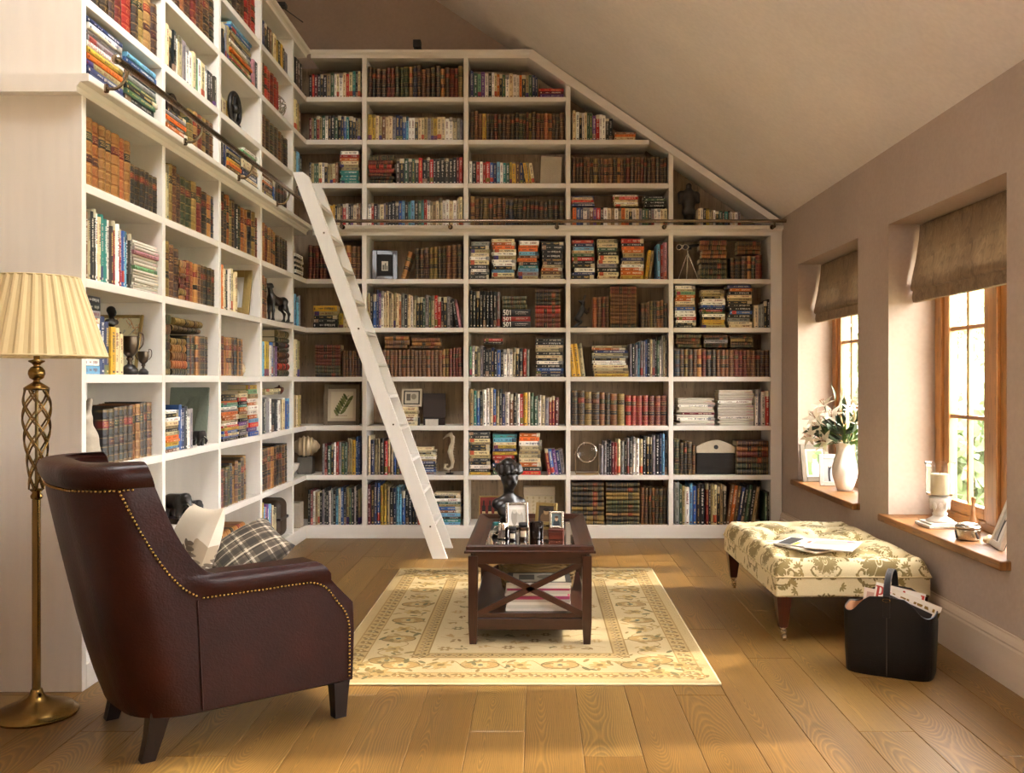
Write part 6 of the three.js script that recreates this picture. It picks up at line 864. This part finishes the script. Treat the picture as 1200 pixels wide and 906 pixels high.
  const le = thing('stationery_box', 'black banded box with a pale arched top on the second shelf up', 'box', spot('C4', 2, 839, 0.06)); mesh('body', merge([bx(-0.142, 0.142, 0, 0.155, -0.05, 0, 0.003), ...[0.05, 0.1].flatMap((y) => [-0.09, 0, 0.09].map((x) => bx(x - 0.02, x + 0.02, y, y + 0.008, 0, 0.003, 0.001)))]), M.boxblack, le); { const pts = [[-0.142, 0.157], [0.142, 0.157], [0.142, 0.2]]; for (let i = 1; i < 12; i++) { const t = i / 12; pts.push([lerp(0.142, -0.142, t), 0.2 + 0.052 * Math.sin(Math.PI * t)]); } pts.push([-0.142, 0.2]); mesh('arched_top', extrude(pts, 0.02).translate(0, 0, -0.025), M.plaster, le); mesh('keyhole', new THREE.CylinderGeometry(0.016, 0.016, 0.004, 20).rotateX(Math.PI / 2).translate(0.002, 0.2, -0.004), M.boxblack, le); }
  const wi = frame('bottle_print', 'print of three wine bottles in a gilt and red frame behind the bust', M.gilt, 13, 0.165, 0.2, 0.01, spot('C2', 1, 574, 0.1), 0, 0.08); 
  const ca = thing('canvas_box', 'pale patterned keepsake box behind the bust', 'box', spot('C2', 1, 632, 0.14)); mesh('body', bx(-0.115, 0.115, 0, 0.2, -0.08, 0, 0.003), M.plaster, ca); mesh('lid', bx(-0.118, 0.118, 0.201, 0.262, -0.083, 0.003, 0.003), M.plaster, ca); mesh('front_panel', printPlane(14, 0.22, 0.19).translate(0, 0.1, 0.001), printMat, ca);
  const sb = thing('stone_block', 'plain pale stone bookend in the corner of the lowest shelf', 'bookend', spot('L5', 1, 344, 0.07)); mesh('block', bx(-0.06, 0.06, 0, 0.18, -0.05, 0.05, 0.004), M.stone, sb); mesh('felt_base', bx(-0.058, 0.058, -0.0006, 0.0005, -0.048, 0.048, 0), M.boxblack, sb);
}
{
  // long bookcase
  const ha = thing('hare_figure', 'tall pale stone hare figure beside black leather volumes', 'sculpture', [-1.745, ROW[3] + 0.001, -3.575], 0.25);
  mesh('body', organic([[0, 0.05, -0.01, 0.052, 0, 0.11, 0.005, 0.042], [0, 0.11, 0.005, 0.04, 0, 0.175, 0.02, 0.024], [0, 0.18, 0.022, 0.022, 0, 0.19, 0.05, 0.014], [-0.012, 0.195, 0.012, 0.008, -0.014, 0.262, 0.0, 0.009], [0.012, 0.195, 0.012, 0.008, 0.014, 0.256, -0.004, 0.009], [-0.03, 0.02, 0.02, 0.02, -0.028, 0.014, 0.06, 0.013], [0.03, 0.02, 0.02, 0.02, 0.028, 0.014, 0.06, 0.013], [-0.018, 0.11, 0.03, 0.014, -0.016, 0.012, 0.055, 0.01], [0.018, 0.11, 0.03, 0.014, 0.016, 0.012, 0.055, 0.01]], 0.004, 0.02), M.stone, ha); mesh('base', bx(-0.055, 0.055, 0, 0.012, -0.06, 0.08, 0.003), M.stone, ha);
  frame('picture_frame', 'framed old map leaning behind the trophies', M.gilt, 7, 0.23, 0.275, 0.014, [-1.865, ROW[4] + 0.004, -4.03], 0.0, 0.28, { t: 0.012 });
  const cup = (px, s, l) => { const c = thing('trophy_cup', l, 'trophy', spot('L1', 4, px, 0.04), 0.5); mesh('bowl', lathe([[0, 0.07], [0.012, 0.072], [0.028, 0.09], [0.036, 0.125], [0.034, 0.15], [0.037, 0.155], [0.032, 0.155], [0.028, 0.12], [0, 0.085]].map(([r, y]) => [r * s, y * s]), 28), M.pewter, c); mesh('stem', lathe([[0.009, 0.042], [0.008, 0.055], [0.014, 0.062], [0.01, 0.073], [0, 0.073]].map(([r, y]) => [r * s, y * s]), 20), M.pewter, c); mesh('base', lathe([[0, 0], [0.032, 0], [0.032, 0.022], [0.026, 0.028], [0.02, 0.036], [0.009, 0.043], [0, 0.043]].map(([r, y]) => [r * s, y * s]), 24), M.bronze, c); for (const k of [1, -1]) mesh('handle', tube([[k * 0.034 * s, 0.1 * s, 0], [k * 0.05 * s, 0.125 * s, 0], [k * 0.048 * s, 0.165 * s, 0], [k * 0.034 * s, 0.17 * s, 0], [k * 0.036 * s, 0.15 * s, 0]], 0.0028 * s, 16), M.pewter, c); };
  cup(152, 1.05, 'larger two-handled pewter trophy cup'); cup(168, 0.66, 'smaller two-handled pewter trophy cup');
  const hd = thing('small_bust', 'small black bust standing on the upright books beside the map', 'sculpture', spot('L1', 4, 131, 0.06, clear(4) * 0.6), 1.2); mesh('head', organic([[0, 0.062, 0, 0.017, 0, 0.068, -0.004, 0.018], [0, 0.055, 0.014, 0.008, 0, 0.05, 0.014, 0.007], [0, 0.03, -0.002, 0.01, 0, 0.055, -0.002, 0.01]], 0.003, 0.008), M.bronze, hd); mesh('chest', organic([[-0.02, 0.02, 0, 0.012, 0.02, 0.02, 0, 0.012], [0, 0.012, 0, 0.014, 0, 0.035, 0, 0.01]], 0.003, 0.01), M.bronze, hd);
  const sl = thing('slate_plaque', 'grey-green slate plaque leaning behind the small elephant', 'plaque', [-1.82, ROW[3] + 0.003, -4.79], 0); sl.rotation.set(-0.2, 0.05, 0, 'YXZ'); mesh('slab', bx(-0.1, 0.1, 0.004, 0.3, -0.014, 0, 0.003), M.slate, sl); const tw = []; for (let k = 0; k < 9; k++) tw.push(tube([[rr(-0.05, 0.05), 0.04, 0.001], [rr(-0.06, 0.06), 0.13, 0.002], [rr(-0.07, 0.07), 0.25, 0.001]], 0.002, 10, 5)); mesh('carved_twigs', merge(tw), M.slate, sl);
  const elephant = (name, label, pos, turn, s, mat) => { const e = thing(name, label, 'figurine', pos, turn); e.scale.setScalar(s); mesh('body', organic([[-0.03, 0.06, 0, 0.026, 0.025, 0.062, 0, 0.027], [0.045, 0.072, 0, 0.02, 0.05, 0.066, 0, 0.017], [0.06, 0.06, 0, 0.009, 0.072, 0.03, 0, 0.006], [0.072, 0.03, 0, 0.006, 0.066, 0.012, 0, 0.004], ...[[-0.038, 0.014], [-0.038, -0.014], [0.026, 0.014], [0.026, -0.014]].map(([x, z]) => [x, 0.05, z, 0.013, x, 0.006, z, 0.0105]), [-0.055, 0.065, 0, 0.004, -0.064, 0.03, 0, 0.0025]], 0.0035, 0.01), mat, e); for (const k of [1, -1]) mesh('ear', new THREE.SphereGeometry(0.018, 14, 10).scale(0.7, 1, 0.22).rotateY(k * 0.5).translate(0.036, 0.07, k * 0.022), mat, e); for (const k of [1, -1]) mesh('tusk', rod([0.06, 0.058, k * 0.008], [0.08, 0.048, k * 0.011], 0.0028, 0.001, 8), M.china, e); return e; };
  elephant('elephant_figurine', 'small dark bronze elephant standing beside the slate plaque', spot('L2', 3, 231, 0.05), -0.4, 0.85, M.bronze);
  elephant('elephant_figurine', 'large glossy black elephant bookend with its base', spot('L2', 2, 207, 0.07, 0.02), -0.5, 1.4, M.bronze).add((() => { const g = new THREE.Mesh(bx(-0.07, 0.08, -0.013, 0.006, -0.035, 0.035, 0.002), M.bronze); g.name = 'base'; return shade(g); })());
  elephant('elephant_figurine', 'glossy black elephant calf next to the elephant bookend', spot('L2', 2, 224, 0.06), -0.3, 1.0, M.bronze);
  frame('picture_frame', 'ornate silver-gilt frame leaning behind the cream books', M.gilt, 5, 0.21, 0.285, 0.045, [-1.815, ROW[5] + 0.006, -5.47], 0.05, 0.3, { t: 0.02 });
  const gh = thing('greyhound_statue', 'black greyhound statue standing near the corner', 'sculpture', spot('L4', 5, 325, 0.045), -0.45);
  mesh('body', organic([[0, 0.155, 0.05, 0.032, 0, 0.14, 0.0, 0.028], [0, 0.14, 0, 0.026, 0, 0.15, -0.06, 0.024], [0, 0.165, 0.055, 0.022, 0, 0.235, 0.075, 0.014], [0, 0.24, 0.075, 0.017, 0, 0.238, 0.1, 0.012], [0, 0.238, 0.1, 0.011, 0, 0.226, 0.13, 0.007], [-0.016, 0.245, 0.072, 0.007, -0.022, 0.23, 0.064, 0.005], [0.016, 0.245, 0.072, 0.007, 0.022, 0.23, 0.064, 0.005], ...[1, -1].flatMap((k) => [[k * 0.016, 0.14, 0.06, 0.014, k * 0.018, 0.075, 0.06, 0.009], [k * 0.018, 0.075, 0.06, 0.0085, k * 0.018, 0.016, 0.06, 0.007], [k * 0.018, 0.014, 0.06, 0.007, k * 0.018, 0.013, 0.074, 0.006], [k * 0.016, 0.14, -0.06, 0.02, k * 0.02, 0.095, -0.05, 0.012], [k * 0.02, 0.095, -0.05, 0.011, k * 0.02, 0.06, -0.092, 0.0075], [k * 0.02, 0.06, -0.092, 0.0075, k * 0.02, 0.016, -0.086, 0.007], [k * 0.02, 0.014, -0.086, 0.007, k * 0.02, 0.013, -0.07, 0.006]]), [0, 0.15, -0.08, 0.008, 0, 0.07, -0.115, 0.004]], 0.004, 0.014), M.bronze, gh); mesh('base', bx(-0.035, 0.035, 0, 0.008, -0.12, 0.09, 0.002), M.bronze, gh);
  const ri = thing('ring_ornament', 'dark ring-shaped iron ornament in front of yellow books', 'ornament', spot('L3', 8, 275, 0.03), QL); mesh('ring', new THREE.TorusGeometry(0.085, 0.014, 10, 40).translate(0, 0.1, 0), M.blackiron, ri); mesh('crossbars', merge([rod([0, 0.015, 0], [0, 0.185, 0], 0.009), rod([-0.085, 0.1, 0], [0.085, 0.1, 0], 0.009), new THREE.SphereGeometry(0.028, 16, 12).translate(0, 0.1, 0)]), M.blackiron, ri); mesh('foot', bx(-0.05, 0.05, 0, 0.016, -0.02, 0.02, 0.003), M.blackiron, ri);
  const wr = thing('wire_ball', 'openwork ball of silvery wire on an upper shelf near the corner', 'ornament', spot('L4', 9, 320, 0.1), 0); for (let k = 0; k < 9; k++) mesh('wire_ring', new THREE.TorusGeometry(0.085, 0.0035, 6, 36).rotateX(k * 0.9).rotateY(k * 1.7).translate(0, 0.0895, 0), M.silver, wr);
  const db = thing('dark_bowl', 'little dark lidded bowl on top of the standing books near the corner', 'bowl', spot('L4', 3, 327, 0.05, clear(3) * 0.735)); mesh('bowl', lathe([[0, 0], [0.016, 0], [0.03, 0.02], [0.033, 0.035], [0, 0.036]], 24), M.redwood, db); mesh('lid', lathe([[0, 0.0365], [0.034, 0.0365], [0.03, 0.045], [0.006, 0.052], [0.006, 0.06], [0, 0.062]], 24), M.redwood, db);
  const cl = thing('mantel_clock', 'dark mantel clock standing on the piled books above the rail', 'clock', spot('L2', 7, 203, 0.06, clear(7) * 0.505), QL); { const pts = [[-0.075, 0], [0.075, 0], [0.075, 0.05]]; for (let i = 1; i < 10; i++) { const a = Math.PI * i / 10; pts.push([0.05 * Math.cos(a), 0.055 + 0.05 * Math.sin(a)]); } pts.push([-0.075, 0.05]); mesh('case', extrude(pts, 0.05, 0.002).translate(0, 0.002, -0.05), M.photoframe, cl); mesh('dial', new THREE.CylinderGeometry(0.032, 0.032, 0.003, 28).rotateX(Math.PI / 2).translate(0, 0.058, 0.003), M.pewter, cl); mesh('hands', merge([bx(-0.001, 0.001, 0.058, 0.08, 0.0046, 0.0056, 0), bx(0, 0.014, 0.057, 0.059, 0.0046, 0.0056, 0)]), M.boxblack, cl); }
  const s4 = thing('spiral_shell', 'small tan spiral shell beside the leather volumes', 'shell', spot('L3', 4, 281, 0.08)); { const rg = []; for (let i = 0; i <= 16; i++) { const t = i / 16, r = 0.032 * Math.pow(Math.sin(Math.PI * clamp(0.12 + t * 0.86)), 0.8) * (1 + 0.1 * Math.sin(t * 30)) + 0.001; rg.push(Array.from({ length: 18 }, (_, k) => { const a = k / 18 * 6.2832; return [r * Math.cos(a), 0.032 + lerp(-0.03, 0.06, t), -r * Math.sin(a)]; })); } mesh('whorl', loft(rg, true, true, 1.2), M.shell, s4); mesh('stand', lathe([[0, 0], [0.02, 0], [0.016, 0.008], [0, 0.01]], 16), M.boxblack, s4); }
  const bc = thing('leather_case', 'worn brown leather case on the lowest shelf near the corner', 'case', spot('L4', 1, 314, 0.13), QL); mesh('body', uvm(new RoundedBoxGeometry(0.2, 0.26, 0.22, 4, 0.05).translate(0, 0.131, 0), 'y'), phy(0x4a3a28, 0.5, { map: repeated(leatherTex, 4, 4), clearcoat: 0.2 }), bc); mesh('strap', merge([bx(-0.103, 0.103, 0.12, 0.14, -0.113, 0.113, 0.004)]), M.photoframe, bc);
  // spotlights on top of the bookcases
  const sp = thing('spotlight', 'small black spotlight on top of the end wall bookcase', 'spotlight', [(489 - 630) * 6.79 / FOC, TOP, -6.79]); mesh('lamp_head', merge([bx(-0.028, 0.028, 0.03, 0.085, -0.03, 0.03, 0.004)]), M.blackiron, sp); mesh('bracket', rod([0, 0, 0], [0, 0.035, 0], 0.006), M.blackiron, sp);
  const s2 = thing('spotlight', 'black bracket spotlight on top of the bookcase beside the armchair', 'spotlight', [-1.72, TOP, -6.15]); mesh('arm', merge([rod([0, 0, 0], [0, 0.09, 0], 0.006), rod([0, 0.09, 0], [0.13, 0.02, -0.12], 0.004), rod([0, 0.09, 0], [-0.02, 0.1, 0.1], 0.004)]), M.blackiron, s2); mesh('lamp_head', bx(-0.05, 0.05, 0.07, 0.1, -0.03, 0.03, 0.004), M.blackiron, s2);
}
renderer.render(scene, camera);
